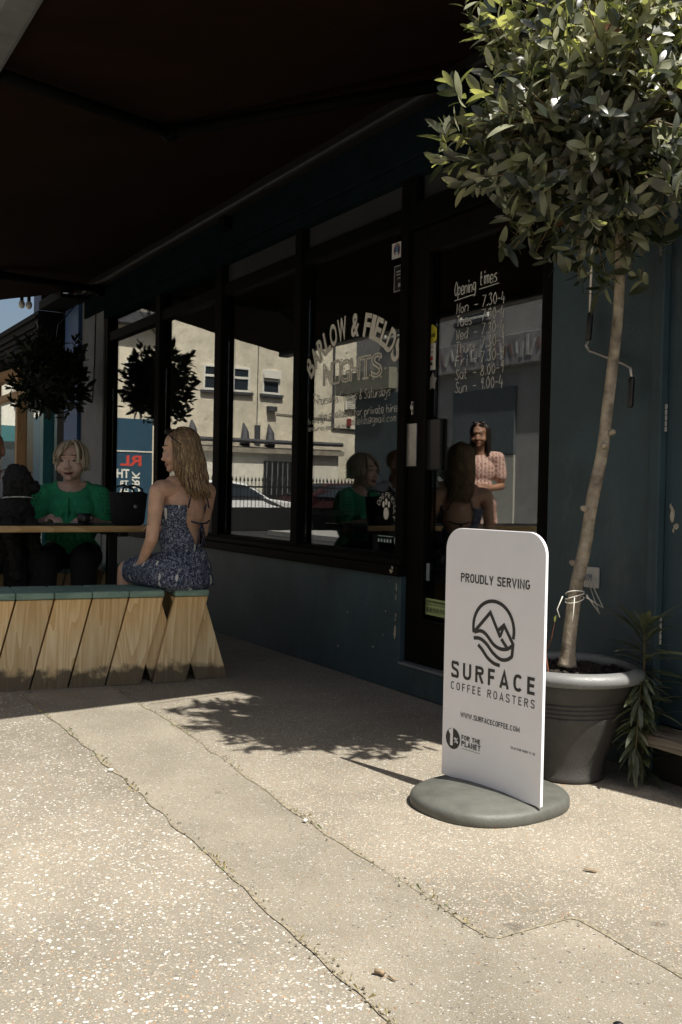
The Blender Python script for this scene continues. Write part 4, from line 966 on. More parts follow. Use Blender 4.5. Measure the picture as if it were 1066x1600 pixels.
# front bench: front face looks to +X (street end nearest camera)
b_ang = math.atan2(1.161, .151)
bench('plank_bench', (-5.04, 2.24, 0), b_ang, 11, 'pine plank bench with green seat boards and slanted sides nearest the camera', 'plank benches at the table')
bench('plank_bench', (-6.62, 2.33, 0), b_ang, 11, 'pine plank bench in the shade on the far side of the cafe table', 'plank benches at the table')
tbl = thing('cafe_bench_table', (-6.0, 2.24, 0), 'long cafe table with honey coloured wooden edge between the plank benches', 'table', None, math.pi/2)
m_edgew = wood_mat('honey_wood', (.55, .34, .13), (.78, .56, .27), 'x')
b = MB(); b.box(-2.4, 0, .025, .62, .775, .808); b.build('tabletop', mat('dark_tabletop', (.035, .028, .022), .4, .3, 8), tbl, local=True, bevel=.004)
b = MB(); b.box(-2.4, 0, -.0, .023, .772, .811); b.build('edge_strip', m_edgew, tbl, local=True, bevel=.006)
for x in (-.25, -2.1):
    b = MB(); b.box(x-.03, x+.03, .29, .35, .03, .773); b.box(x-.03, x+.03, .05, .6, 0, .03); b.box(x-.03, x+.03, .08, .57, .74, .774); b.build('leg', m_black, tbl, local=True, bevel=.005)

# ------------------------------------------------------------------ people
def skin_mat(name, col): 
    m = mat(name, col, .5, .2, 13, .12, 140, detail=9); m.node_tree.nodes['Principled BSDF'].inputs['Subsurface Weight'].default_value = .08
    m.node_tree.nodes['Principled BSDF'].inputs['Subsurface Radius'].default_value = (.012, .005, .003); return m
m_skin = skin_mat('fair_skin', (.62, .38, .26)); m_skin2 = skin_mat('pale_skin', (.66, .45, .35)); m_skin3 = skin_mat('tanned_skin', (.40, .21, .13))
m_eye = mat('eye_dark', (.03, .02, .015), .25, .1); m_lip = mat('lips', (.32, .12, .10), .45, .1); m_brow = mat('brow', (.12, .08, .05), .8, .2); m_eyew = mat('eye_white', (.26, .23, .20), .3, .05)

class Blob:
    """tapered capsules and ellipsoids fused by voxel remesh into one skin"""
    def __init__(s): s.b = MB()
    def cap(s, p0, p1, r0, r1, n=14):
        p0, p1 = Vector(p0), Vector(p1); d = (p1-p0); L_ = d.length or 1e-6; d = d/L_
        pts = []; rs = []
        for i in range(1, 5):
            a = math.pi/2*(1-i/4.001); pts.append(p0-d*r0*math.sin(a)); rs.append(max(1e-4, r0*math.cos(a)))
        for i in range(0, 4):
            a = math.pi/2*i/4.001; pts.append(p1+d*r1*math.sin(a)); rs.append(max(1e-4, r1*math.cos(a)))
        s.b.tube(pts, rs, n); return s
    def ell(s, c, r, R=None): s.b.ell(c, r, R, 20, 12); return s
    def chain(s, pts, rs):
        for i in range(len(pts)-1): s.cap(pts[i], pts[i+1], rs[i], rs[i+1])
        return s
    def mesh(s, voxel=.006, smooth=4, fac=.5):
        me = bpy.data.meshes.new('b'); me.from_pydata(s.b.v, [], s.b.f); bm = bmesh.new(); bm.from_mesh(me); bmesh.ops.remove_doubles(bm, verts=bm.verts, dist=1e-6); bmesh.ops.recalc_face_normals(bm, faces=bm.faces); bm.to_mesh(me); bm.free()
        o = bpy.data.objects.new('b', me); COL.objects.link(o)
        r = o.modifiers.new('r', 'REMESH'); r.mode = 'VOXEL'; r.voxel_size = voxel
        if smooth: q = o.modifiers.new('s', 'SMOOTH'); q.factor = fac; q.iterations = smooth
        dg = bpy.context.evaluated_depsgraph_get(); out = bpy.data.meshes.new_from_object(o.evaluated_get(dg))
        bpy.data.objects.remove(o); bpy.data.meshes.remove(me); return out

def mesh_obj(me, name, mats, parent, pick=None, drop=None, thick=0):
    me.materials.clear()
    for m in (mats if isinstance(mats, (list, tuple)) else [mats]): me.materials.append(m)
    if drop:
        bm = bmesh.new(); bm.from_mesh(me); bmesh.ops.delete(bm, geom=[f for f in bm.faces if drop(f.calc_center_median())], context='FACES'); bm.to_mesh(me); bm.free()
    for p in me.polygons:
        p.use_smooth = True
        p.material_index = pick(p.center) if pick else 0
    o = bpy.data.objects.new(name, me); COL.objects.link(o); o.parent = parent
    if thick: q = o.modifiers.new('t', 'SOLIDIFY'); q.thickness = thick; q.offset = -1
    return o

def head_prims(B, c, R, s=1.0, fat=1.0, noseL=1.0):
    """head looking along local +Y, centre c (between the ears), R rotation"""
    c = Vector(c); P = lambda x, y, z: c + R @ Vector((x*s, y*s, z*s))
    E = lambda p, r: B.ell(P(*p), [q*s for q in r], R)
    E((0, -.012, .035), (.074, .094, .082)); E((0, .012, -.02), (.066*fat, .075, .085)); E((0, .035, -.072), (.042*fat, .042, .034))
    E((0, .072, -.098), (.022, .018, .016)); E((.040*fat, .048, -.040), (.028, .03, .03)); E((-.040*fat, .048, -.040), (.028, .03, .03))
    E((0, .074, .028), (.050, .020, .012)); E((0, .086, -.022), (.010, .018*noseL, .034)); E((0, .100, -.036), (.014, .014*noseL, .011))
    E((.012, .090, -.038), (.009, .010, .008)); E((-.012, .090, -.038), (.009, .010, .008))
    E((0, .086, -.066), (.024, .010, .006)); E((0, .083, -.077), (.021, .010, .007))
    for sx in (-1, 1): E((sx*.074*((fat+1)/2), -.008, -.012), (.010, .020, .031)); E((sx*.034, .074, .006), (.013, .010, .009))
def head_pick(c, R, s, smile=False):
    c = Vector(c); Ri = R.inverted()
    def f(p):
        q = (Ri @ (Vector(p)-c))/s
        if q.y > .05:
            for sx in (-1, 1):
                dx, dz = q.x-sx*.034, q.z-.004
                if (dx/.007)**2+(dz/.0058)**2 < 1: return 1
                if (dx/.0125)**2+(dz/.0052)**2 < 1: return 4
                if abs(q.x-sx*.035) < .019 and abs(q.z-.031-.004*math.cos((q.x-sx*.03)*60)) < .0035: return 3
            zz = q.z+.072-(9.0*q.x*q.x if smile else 0)
            if smile and (q.x/.023)**2+((zz+.001)/.0032)**2 < 1 and q.y > .06: return 1
            if (q.x/(.031 if smile else .024))**2+(zz/.0095)**2 < 1 and q.y > .06: return 2
        return 0
    return f
def hand(B, wr, d, palm_n, side=1, s=1.0, curl=.5):
    """palm plus four fingers of unequal length and a thumb; d = direction of the fingers, palm_n = palm normal"""
    wr = Vector(wr); d = Vector(d).normalized(); n = Vector(palm_n); n = (n-d*n.dot(d)).normalized(); sd = d.cross(n)*side
    for k in (-1.2, -.4, .4, 1.2): B.cap(wr+d*.015*s+sd*k*.010*s, wr+d*.082*s+sd*k*.018*s, .013*s, .0105*s, 8)
    for k, (o_, l) in enumerate(((-1.5, .060), (-.5, .076), (.5, .082), (1.5, .070))):
        p = wr+d*.085*s+sd*o_*.0175*s; q = p+(d*math.cos(curl*.5)+n*math.sin(curl*.5))*l*.5*s; r = q+(d*math.cos(curl*1.3)+n*math.sin(curl*1.3))*l*.55*s
        B.cap(p, q, .0092*s, .0082*s, 8); B.cap(q, r, .0082*s, .0066*s, 8)
    t0 = wr+d*.03*s+sd*.022*s; t1 = t0+(d*.6+sd*.75+n*.2)*.038*s; t2 = t1+(d*.9+sd*.3+n*.3)*.032*s
    B.cap(t0, t1, .013*s, .011*s, 8); B.cap(t1, t2, .0105*s, .008*s, 8)

def hair_mesh(c, R, s, n, length, mats, parent, face_gap=.95, rad=(.092, .110, .098), r=.0075, wave=.0, spread=1.0, fringe=False, back_bias=None, seed=1, part=0.0, tips=1.0, sweep=False):
    """locks that start at the parting and follow the skull, then hang"""
    rg = random.Random(seed); c = Vector(c); b = MB()
    for k in range(n):
        az = rg.uniform(-math.pi, math.pi)            # 0 = front
        front = abs(az) < face_gap
        top = Vector((part+rg.gauss(0, .006), rg.uniform(-.05, .055), rad[2]*.98))
        L_ = length(az) * (rg.uniform(.74, 1.1) if wave else rg.uniform(.9, 1.06))
        if front and not fringe: continue
        dirx, diry = math.sin(az), math.cos(az); pts = []; m_ = 14; used = 0; lay = rg.uniform(.94, 1.05)
        if front: L_ = fringe*(1+.55*az/face_gap if sweep else 1)*rg.uniform(.8, 1.15)
        th = 0; prev = None; hang = None; ph = rg.uniform(0, 6.28)
        for i in range(m_+1):
            l = L_*i/m_; a = l/(rad[2]*1.05)
            a2 = .18+a
            if a2 < 1.75 or True:
                aa = min(a2, 1.72)
                x, y, z = rad[0]*math.sin(aa)*dirx*lay, rad[1]*math.sin(aa)*diry*lay-.012, rad[2]*math.cos(aa)*lay+.03
                ext = max(0, a2-1.72)*rad[2]*1.05
                z -= ext; y -= ext*.10*spread
                if wave: x += wave*math.sin(ext*38+ph)*min(1, ext*8); y += wave*math.cos(ext*30+ph)*min(1, ext*8)
                else: x -= dirx*ext*.25; y -= diry*ext*.22
            if front and sweep: x += .035*(i/m_)
            f = min(1, i/3); x = top.x*(1-f)+x*f if i < 3 else x
            pts.append(c + R @ (Vector((x, y, z))*s))
        rs = [r*s*(.5+.5*min(1, i/2))*(1 if i < m_-3 else (1-.75*tips*(i-m_+3)/3)) for i in range(m_+1)]
        b.tube(pts, rs, 5, rg.choice(range(len(mats))))
    return b.build('hair', mats, parent, local=True, smooth=True)

def torso(B, g=0.0, hips=(.175, .135, .13), waist=(.135, .10, .15), chest=(.15, .105, .16), sh=.155, zsh=1.04, bust=0.0, belly=0.0, lean=0.0):
    B.ell((0, 0, .60), [q+g for q in hips]); B.ell((0, .01+lean*.3, .77), [q+g for q in waist]); B.ell((0, lean*.7, .93), [q+g for q in chest])
    if bust:
        for sx in (-1, 1): B.ell((sx*.068, .085+lean*.6, .90), (bust+g, bust*.9+g, bust+g))
    if belly: B.ell((0, .07, .74), (.13+g, belly+g, .13+g))
    B.cap((-sh, lean, zsh), (sh, lean, zsh), .052+g, .052+g)
    B.cap((-sh*.5, lean, zsh+.03), (sh*.5, lean, zsh+.03), .045+g, .045+g)

def rotm(yaw, pitch=0, roll=0): return (Matrix.Rotation(yaw, 3, 'Z') @ Matrix.Rotation(pitch, 3, 'X') @ Matrix.Rotation(roll, 3, 'Y'))
def yaw_of(dx, dy): return math.atan2(-dx, dy)        # local +Y -> (dx,dy)

# --- woman in the blue dress on the near bench, seen from behind
p1 = thing('person', (-5.19, 2.035, 0), 'woman with long blonde hair in a navy patterned backless dress sitting on the plank bench', 'person', None, yaw_of(-.96, -.27))
hc = Vector((-.005, .035, 1.262)); hr = rotm(.64, -.16)
B = Blob(); torso(B, 0, (.165, .125, .12), (.112, .088, .15), (.132, .092, .15), .150, 1.045, .05)
B.cap((0, .0, 1.06), (0, .02, 1.17), .048, .044); head_prims(B, hc, hr, .98)
la = [(-.172, 0, 1.035), (-.205, .0, .78), (-.15, .18, .62)]; ra = [(.172, 0, 1.035), (.205, .09, .80), (.12, .30, .83)]
for A_, sd in ((la, -1), (ra, 1)):
    B.chain(A_, [.043, .035, .024]); B.cap(Vector(A_[0]), Vector(A_[0]).lerp(Vector(A_[1]), .4), .046, .043)
hand(B, la[2], (.5, .8, -.15), (.1, -.1, -1), 1, 1.0, .4); hand(B, ra[2], (-.4, .8, 0), (0, 0, -1), -1, 1.0, .4)
for sx in (-1, 1): B.chain([(sx*.085, .0, .585), (sx*.10, .37, .575), (sx*.11, .42, .12)], [.085, .062, .042]); B.cap((sx*.11, .42, .10), (sx*.115, .56, .05), .042, .032)
mesh_obj(B.mesh(.0052, 3), 'body', [m_skin, m_eye, m_lip, m_brow, m_eyew], p1, head_pick(hc, hr, .98))
# dress
def dress_mat():
    m, t, p = nmat('navy_print_dress'); N = t.nodes.new; L = t.links.new
    tc = N('ShaderNodeTexCoord')
    n = N('ShaderNodeTexNoise'); n.inputs['Scale'].default_value = 95; n.inputs['Detail'].default_value = 2; n.inputs['Distortion'].default_value = 1.5; L(tc.outputs['Object'], n.inputs[0])
    r = N('ShaderNodeValToRGB'); r.color_ramp.elements[0].position = .50; r.color_ramp.elements[1].position = .62
    r.color_ramp.elements[0].color = (.016, .026, .060, 1); r.color_ramp.elements[1].color = (.30, .33, .40, 1); L(n.outputs[0], r.inputs[0])
    mp = N('ShaderNodeMapping'); mp.inputs['Scale'].default_value = (22, 22, 11); L(tc.outputs['Object'], mp.inputs[0])
    v = N('ShaderNodeTexVoronoi'); v.inputs['Scale'].default_value = 1; v.inputs['Randomness'].default_value = .55; L(mp.outputs[0], v.inputs['Vector'])
    sp = N('ShaderNodeVectorMath'); sp.operation = 'SUBTRACT'; L(mp.outputs[0], sp.inputs[0]); L(v.outputs['Position'], sp.inputs[1])
    ms = N('ShaderNodeVectorMath'); ms.operation = 'MULTIPLY'; ms.inputs[1].default_value = (4.6, 4.6, 1.9); L(sp.outputs[0], ms.inputs[0])
    ln = N('ShaderNodeVectorMath'); ln.operation = 'LENGTH'; L(ms.outputs[0], ln.inputs[0])
    lt = N('ShaderNodeMath'); lt.operation = 'LESS_THAN'; lt.inputs[1].default_value = .95; L(ln.outputs['Value'], lt.inputs[0])
    sc2 = N('ShaderNodeSeparateColor'); L(v.outputs['Color'], sc2.inputs[0]); has = N('ShaderNodeMath'); has.operation = 'LESS_THAN'; has.inputs[1].default_value = .62; L(sc2.outputs[0], has.inputs[0])
    mu = N('ShaderNodeMath'); mu.operation = 'MULTIPLY'; L(lt.outputs[0], mu.inputs[0]); L(has.outputs[0], mu.inputs[1])
    mx = N('ShaderNodeMix'); mx.data_type = 'RGBA'; L(mu.outputs[0], mx.inputs[0]); L(r.outputs[0], mx.inputs[6]); mx.inputs[7].default_value = (.60, .60, .56, 1)
    L(mx.outputs[2], p.inputs['Base Color']); p.inputs['Roughness'].default_value = .85
    b2 = N('ShaderNodeTexNoise'); b2.inputs['Scale'].default_value = 14; b2.inputs['Detail'].default_value = 4; L(tc.outputs['Object'], b2.inputs[0])
    bp = N('ShaderNodeBump'); bp.inputs['Strength'].default_value = .5; bp.inputs['Distance'].default_value = .02; L(b2.outputs[0], bp.inputs['Height']); L(bp.outputs[0], p.inputs['Normal'])
    return m
m_dress = dress_mat()
B = Blob(); torso(B, .011, (.168, .13, .122), (.118, .095, .15), (.132, .092, .15), .10, .98, .05)
B.cap((-.08, .05, .59), (-.095, .31, .58), .115, .082); B.cap((.08, .05, .59), (.095, .31, .58), .115, .082); B.cap((0, .1, .585), (0, .30, .58), .11, .085)
B.ell((0, -.02, .55), (.178, .14, .085)); B.ell((.0, .10, .54), (.185, .17, .06))
for k in range(9): a = -.9+k*.25; B.cap((.13*math.sin(a), -.125*math.cos(a)+.01, .70), (.178*math.sin(a), -.150*math.cos(a)+.01, .53), .012, .018)
def drop_dress(p):
    if p.z > .958+.02*(p.y > 0): return True
    if p.y < 0.02 and ((p.x-.045)/(.030+.062*min(1, max(0, (p.z-.745)/.13))))**2 < 1 and p.z > .745: return True
    return p.z < .488
mesh_obj(B.mesh(.0055, 3), 'dress', m_dress, p1, None, drop_dress, .004)
m_strap = mat('navy_strap', (.018, .024, .05), .8, .2)
b = MB()
b.tube([(-.040, -.098, .945), (-.030, -.10, .99), (.0, -.082, 1.05), (.02, -.05, 1.10), (.03, .02, 1.12)], .0045, 6); b.tube([(.125, -.07, .945), (.10, -.085, 1.0), (.06, -.06, 1.08), (.04, .02, 1.11)], .0045, 6)
b.tube([(-.022, -.104, .872), (.03, -.109, .858), (.09, -.098, .862), (.115, -.085, .875)], .005, 6)
b.tube([(.045, -.110, .858), (.022, -.114, .80), (.018, -.112, .745)], [.005, .004, .006], 6); b.tube([(.045, -.110, .858), (.062, -.113, .80), (.066, -.112, .75)], [.005, .004, .006], 6)
b.tube([(.045, -.112, .858), (.035, -.117, .825), (.05, -.117, .80), (.055, -.115, .83), (.045, -.112, .858)], .004, 6)
b.build('dress_straps', m_strap, p1, local=True, smooth=True)
m_h = [mat('honey_blonde_hair', (.25, .165, .085), .42, .3, 30), mat('light_blonde_hair', (.40, .28, .155), .42, .25, 30), mat('dark_blonde_hair', (.13, .085, .045), .45, .3, 30)]
hair_mesh(hc+Vector((0, -.006, .006)), hr, 1.0, 1500, lambda a: .415 if abs(a) > 1.5 else .34, [m_h[0], m_h[0], m_h[1], m_h[2]], p1, 1.28, (.083, .100, .088), .0042, .020, .2, False, seed=4)
# sunglasses pushed up
b = MB(); P = lambda x, y, z: hc + hr @ Vector((x, y, z))
b.tube([P(-.09, -.04, .02), P(-.092, .0, .06), P(-.07, .04, .104)], .004, 6); b.tube([P(.09, -.04, .02), P(.092, .0, .06), P(.07, .04, .104)], .004, 6)
for sx in (-1, 1): b.ell(P(sx*.036, .040, .112), (.033, .024, .009), hr @ Matrix.Rotation(-.5, 3, 'X'), 14, 8)
b.build('sunglasses', m_black, p1, local=True, smooth=True)
b = MB()                                                # tattoo on the upper arm
for z, w_ in ((.852, .018), (.858, .014), (.866, .009)): b.tube([(-.2415+abs(q)*.0006, -.014+q*w_*.35, z) for q in (-1, 0, 1)], .0012, 5)
b.build('tattoo', mat('faded_ink', (.07, .06, .07), .7, .2), p1, local=True)

# --- woman in green across the table
p2 = thing('person', (-6.80, 1.86, 0), 'smiling woman with short fair hair in a green puff sleeved top at the table', 'person', None, yaw_of(.93, -.36))
hc = Vector((0, .07, 1.21)); hr = rotm(-.16, .06, .05)
B = Blob(); torso(B, 0, (.19, .145, .12), (.165, .135, .15), (.165, .12, .15), .165, 1.01, .075, .13)
B.cap((0, .0, 1.03), (0, .04, 1.13), .058, .054); head_prims(B, hc, hr, 1.14, 1.13)
la = [(-.19, .02, .985), (-.235, .07, .77), (-.13, .29, .84)]; ra = [(.19, .02, .985), (.235, .08, .77), (.10, .30, .84)]
for A_, sd in ((la, 1), (ra, -1)): B.chain(A_, [.052, .042, .028]); hand(B, A_[2], (.4*sd, .8, 0), (0, 0, -1), sd, 1., .5)
for sx in (-1, 1): B.chain([(sx*.10, .0, .565), (sx*.12, .42, .56), (sx*.12, .44, .12)], [.095, .07, .045]); B.cap((sx*.12, .44, .10), (sx*.125, .58, .05), .045, .035)
mesh_obj(B.mesh(.0052, 3), 'body', [m_skin2, m_eye, m_lip, m_brow, m_eyew], p2, head_pick(hc, hr, 1.14, True))
m_gtop = mat('emerald_green_jersey', (.03, .32, .14), .9, .22, 10, .8, 18, bdist=.025)
B = Blob(); torso(B, .013, (.19, .145, .12), (.165, .14, .15), (.165, .12, .15), .165, 1.005, .08, .135)
for A_ in (la, ra):
    s0, s1 = Vector(A_[0]), Vector(A_[1]); B.ell(s0.lerp(s1, .22)+Vector((0, .0, -.01)), (.092, .085, .095)); B.cap(s0, s0.lerp(s1, .62), .072, .066); B.ell(s0.lerp(s1, .45), (.082, .078, .07))
for k in range(8): a = -1.0+k*.28; B.cap((.13*math.sin(a), .115+.02*math.cos(a*2), .97), (.165*math.sin(a), .165+.06*math.cos(a), .70), .010, .016)
mesh_obj(B.mesh(.006, 3), 'top', m_gtop, p2, None, lambda p: (p.z > 1.012 and (p.x/.098)**2+((p.y-.03)/.085)**2 < 1) or p.z < .60, .004)
b = MB()                                                # eyelet holes of the sleeve
for A_ in (la, ra):
    s0 = Vector(A_[0]); c0 = s0.lerp(Vector(A_[1]), .25)
    for i in range(6):
        for j in range(9):
            a = -.3+j*.30+(i % 2)*.15; z = -.06+i*.026; sx = -1 if A_ is la else 1
            b.ell(c0+Vector((sx*.088*math.cos(a-.6)*math.cos(z*8), .088*math.sin(a)*math.cos(z*6)+.004, z)), (.0045, .0045, .0045), None, 6, 4)
b.build('sleeve_eyelets', mat('dark_green_holes', (.006, .05, .022), .9, .1), p2, local=True)
B = Blob()
B.ell((0, 0, .56), (.205, .16, .125))
for sx in (-1, 1): B.chain([(sx*.10, .0, .57), (sx*.125, .43, .565), (sx*.125, .45, .14)], [.112, .088, .07])
mesh_obj(B.mesh(.008, 3), 'trousers', m_black_cloth, p2)
m_h2 = [mat('ash_blonde_hair', (.50, .42, .29), .5, .25, 30), mat('pale_blonde_hair', (.66, .59, .45), .5, .2, 30), mat('mousy_roots', (.17, .115, .06), .5, .3, 30)]
hair_mesh(hc+Vector((0, -.004, .008)), hr, 1.14, 1500, lambda a: .20 if abs(a) > 1.0 else .175, [m_h2[0], m_h2[1], m_h2[1], m_h2[2]], p2, .62, (.093, .107, .093), .0046, .004, .2, .112, seed=9, part=-.03, tips=.8, sweep=True)

# --- bald man at the frame's left edge
p3 = thing('person', (-7.02, 1.36, 0), 'bald man in a white shirt with dark braces at the left edge', 'person', None, yaw_of(.97, -.1))
hc = Vector((0, .05, 1.285)); hr = rotm(-.35, -.05)
B = Blob(); torso(B, 0, (.18, .14, .12), (.16, .125, .16), (.175, .12, .17), .185, 1.07, 0, .11)
B.cap((0, .0, 1.08), (0, .03, 1.19), .062, .058); head_prims(B, hc, hr, 1.08, 1.05, 1.15)
la = [(-.205, .0, 1.05), (-.24, .09, .80), (-.11, .30, .84)]; ra = [(.205, .0, 1.05), (.24, .09, .80), (.11, .30, .84)]
for A_, sd in ((la, 1), (ra, -1)): B.chain(A_, [.052, .042, .03]); hand(B, A_[2], (.4*sd, .8, 0), (0, 0, -1), sd, 1.05, .5)
for sx in (-1, 1): B.chain([(sx*.10, .0, .565), (sx*.13, .44, .56), (sx*.13, .46, .12)], [.09, .07, .05]); B.cap((sx*.13, .46, .10), (sx*.135, .62, .05), .045, .035)
mesh_obj(B.mesh(.0055, 3), 'body', [m_skin3, m_eye, m_lip, m_brow, m_eyew], p3, head_pick(hc, hr, 1.08))
B = Blob(); torso(B, .014, (.18, .14, .12), (.16, .13, .16), (.175, .12, .17), .185, 1.065, 0, .115)
for A_ in (la, ra): B.chain(A_[:2], [.068, .058])
mesh_obj(B.mesh(.007, 3), 'shirt', mat('white_shirt', (.55, .55, .56), .85, .08, 10, .4, 25), p3, None, lambda p: (p.z > 1.085 and (p.x/.075)**2+((p.y-.02)/.075)**2 < 1) or p.z < .60, .004)
b = MB()
for sx in (-1, 1): b.tube([(sx*.10, -.10, 1.06), (sx*.095, -.01, 1.145), (sx*.09, .10, 1.06), (sx*.085, .165, .90), (sx*.08, .20, .72)], .014, 8, flat=(Vector((0, 1, .3)).normalized(), .5))
b.build('braces', m_black, p3, local=True, smooth=True)
B = Blob(); B.ell((0, 0, .56), (.195, .155, .125))
for sx in (-1, 1): B.chain([(sx*.10, .0, .57), (sx*.13, .45, .565), (sx*.13, .47, .14)], [.105, .085, .07])
mesh_obj(B.mesh(.009, 3), 'trousers', m_black_cloth, p3)

# --- two people standing on the pavement, seen in the door glass
def standing(loc, yaw, label, skin, hm, top_m, bot_m, dress=False, headyaw=0, sc_=1.0):
    p = thing('person', loc, label, 'person', None, yaw); dz = .36
    hc = Vector((0, .03, 1.62)); hr = rotm(headyaw, -.06)
    B = Blob(); V = lambda x, y, z: Vector((x, y, z))
    B.ell((0, 0, .95), (.16, .12, .12)); B.ell((0, 0, 1.12), (.12, .095, .15)); B.ell((0, 0, 1.28), (.14, .10, .16)); B.cap((-.15, 0, 1.41), (.15, 0, 1.41), .05, .05); B.cap((0, 0, 1.43), (0, .02, 1.54), .05, .046); head_prims(B, hc, hr, 1.0)
    la = [(-.175, 0, 1.40), (-.215, -.01, 1.13), (-.05, .20, 1.12)]; ra = [(.175, 0, 1.40), (.215, -.01, 1.13), (.05, .22, 1.10)]
    for A_, sd in ((la, 1), (ra, -1)): B.chain(A_, [.044, .036, .026]); hand(B, A_[2], (.9*sd, .3, 0), (0, -1, 0), sd, 1, .6)
    for sx in (-1, 1): B.chain([(sx*.085, 0, .90), (sx*.09, .01, .48), (sx*.09, -.01, .09)], [.09, .058, .04]); B.cap((sx*.09, -.02, .06), (sx*.10, .13, .035), .042, .032)
    mesh_obj(B.mesh(.0075, 3), 'body', [skin, m_eye, m_lip, m_brow, m_eyew], p, head_pick(hc, hr, 1))
    B = Blob(); g = .013
    B.ell((0, 0, .95), (.16+g, .12+g, .12)); B.ell((0, 0, 1.12), (.12+g, .095+g, .15)); B.ell((0, 0, 1.28), (.14+g, .10+g, .16)); B.cap((-.15, 0, 1.405), (.15, 0, 1.405), .05+g, .05+g)
    for A_ in (la, ra): a0, a1 = V(*A_[0]), V(*A_[1]); B.cap(a0, a0.lerp(a1, .62), .066, .07)
    lo = .84
    if dress: B.cap((0, 0, .95), (0, 0, .62), .165, .21); lo = .55
    mesh_obj(B.mesh(.008, 3), 'dress' if dress else 'shirt', top_m, p, None, lambda q: (q.z > 1.425 and abs(q.x) < .085) or q.z < lo, .004)
    if not dress:
        B = Blob(); B.ell((0, 0, .93), (.172, .132, .12))
        for sx in (-1, 1): B.chain([(sx*.085, 0, .90), (sx*.095, .01, .48), (sx*.095, 0, .12)], [.105, .08, .07])
        mesh_obj(B.mesh(.009, 3), 'trousers', bot_m, p)
    hair_mesh(hc+Vector((0, -.004, .008)), hr, 1.0, 260, (lambda a: .42) if dress else (lambda a: .13), hm, p, 1.1, (.087, .106, .09), .010, .006 if dress else 0, .5, False, seed=3)
    return p
def check_mat():
    m, t, p = nmat('pink_check_cotton'); N = t.nodes.new; L = t.links.new
    tc = N('ShaderNodeTexCoord'); c = N('ShaderNodeTexChecker'); c.inputs['Scale'].default_value = 48; c.inputs['Color1'].default_value = (.66, .44, .36, 1); c.inputs['Color2'].default_value = (.30, .10, .07, 1)
    L(tc.outputs['Object'], c.inputs[0]); w_ = N('ShaderNodeTexWave'); w_.inputs['Scale'].default_value = 9; L(tc.outputs['Object'], w_.inputs[0])
    mx = N('ShaderNodeMix'); mx.data_type = 'RGBA'; r = N('ShaderNodeMapRange'); r.inputs[1].default_value = .3; r.inputs[2].default_value = .5; L(w_.outputs[0], r.inputs[0])
    L(r.outputs[0], mx.inputs[0]); mx.inputs[6].default_value = (.68, .48, .40, 1); L(c.outputs[0], mx.inputs[7]); L(mx.outputs[2], p.inputs['Base Color']); p.inputs['Roughness'].default_value = .85
    return m
m_dk = [mat('dark_brown_hair', (.022, .014, .010), .4, .3, 30), mat('black_brown_hair', (.012, .009, .007), .4, .3, 30)]
pk = standing((-7.62, -.02, 0), yaw_of(.80, .60), 'dark haired woman in a pink checked dress in the sun, mirrored in the door', m_skin3, m_dk, check_mat(), m_black_cloth, True, .3)
b = MB(); P = lambda x, y, z: Vector((0, .03, 1.62)) + rotm(.3, -.06) @ Vector((x, y, z))
for sx in (-1, 1): b.ell(P(sx*.036, .055, .122), (.033, .024, .012), rotm(.3, -.5), 14, 8)
b.build('sunglasses', m_black, pk, local=True, smooth=True)
standing((-6.95, 1.10, 0), yaw_of(-.9, -.3), 'person in grey green shirt and black trousers under the awning, mirrored in the door', m_skin, m_dk, mat('grey_green_cotton', (.19, .235, .22), .85, .12, 10, .4, 25), m_black_cloth, False)

# --- dog, bag, cup, tray
dg_ = thing('dog', (-6.62, 1.42, .46), 'curly black dog with a white cord collar sitting up at the table, looking right', 'dog', None, 0)
B = Blob(); o0 = Vector((0, 0, 0))
B.ell((-.02, -.03, .24), (.15, .15, .20)); B.ell((.02, 0, .40), (.13, .14, .13)); B.ell((-.12, -.10, .12), (.15, .14, .12)); B.cap((.02, .02, .45), (.04, .03, .58), .085, .085)
B.ell((.04, .03, .615), (.092, .095, .088)); B.ell((.075, .105, .575), (.042, .065, .038)); B.ell((.04, .02, .68), (.07, .07, .045))
for sx in (-1, 1): B.ell((.04-sx*.075*.75, .02+sx*.03, .57), (.03, .045, .075))
for sx in (-1, 1): B.chain([(.10, .03+sx*.07, .34), (.17, .05+sx*.06, .18), (.18, .05+sx*.06, .03)], [.055, .042, .035]); B.cap((.18, .05+sx*.06, .025), (.225, .06+sx*.06, .022), .032, .028)
for sx in (-1, 1): B.chain([(-.10, -.08+sx*.12, .13), (.04, -.04+sx*.16, .12), (-.02, -.02+sx*.16, .03)], [.075, .055, .035]); B.cap((-.02, -.02+sx*.16, .028), (.06, .0+sx*.16, .025), .034, .03)
B.chain([(-.22, -.16, .10), (-.29, -.2, .15), (-.30, -.22, .25)], [.035, .03, .022])
rr = random.Random(3); base = list(B.b.v)
me = B.mesh(.008, 2)
vs = [v.co.copy() for v in me.vertices]; ns = [v.normal.copy() for v in me.vertices]
for v, n_ in zip(me.vertices, ns): v.co += n_*(.016*noise.noise(v.co*34)+.008*noise.noise(v.co*80))
m_fur = mat('black_curly_fur', (.014, .013, .012), .75, .5, 60, .8, 160)
m_nose = mat('dog_nose', (.006, .006, .006), .25, .1)
mesh_obj(me, 'body', [m_fur, m_nose], dg_, lambda p: 1 if (Vector(p)-Vector((.088, .165, .588))).length < .018 else 0)
b = MB(); b.tube([(.035+.098*math.cos(a), .025+.098*math.sin(a), .505+.012*math.cos(a)) for a in [k*.35 for k in range(19)]], .0045, 6); b.build('collar', m_chalk, dg_, local=True, smooth=True)
bagt = thing('handbag', (-6.15, 2.04, .81), 'black fabric handbag standing on the table beside the blonde woman', 'bag')
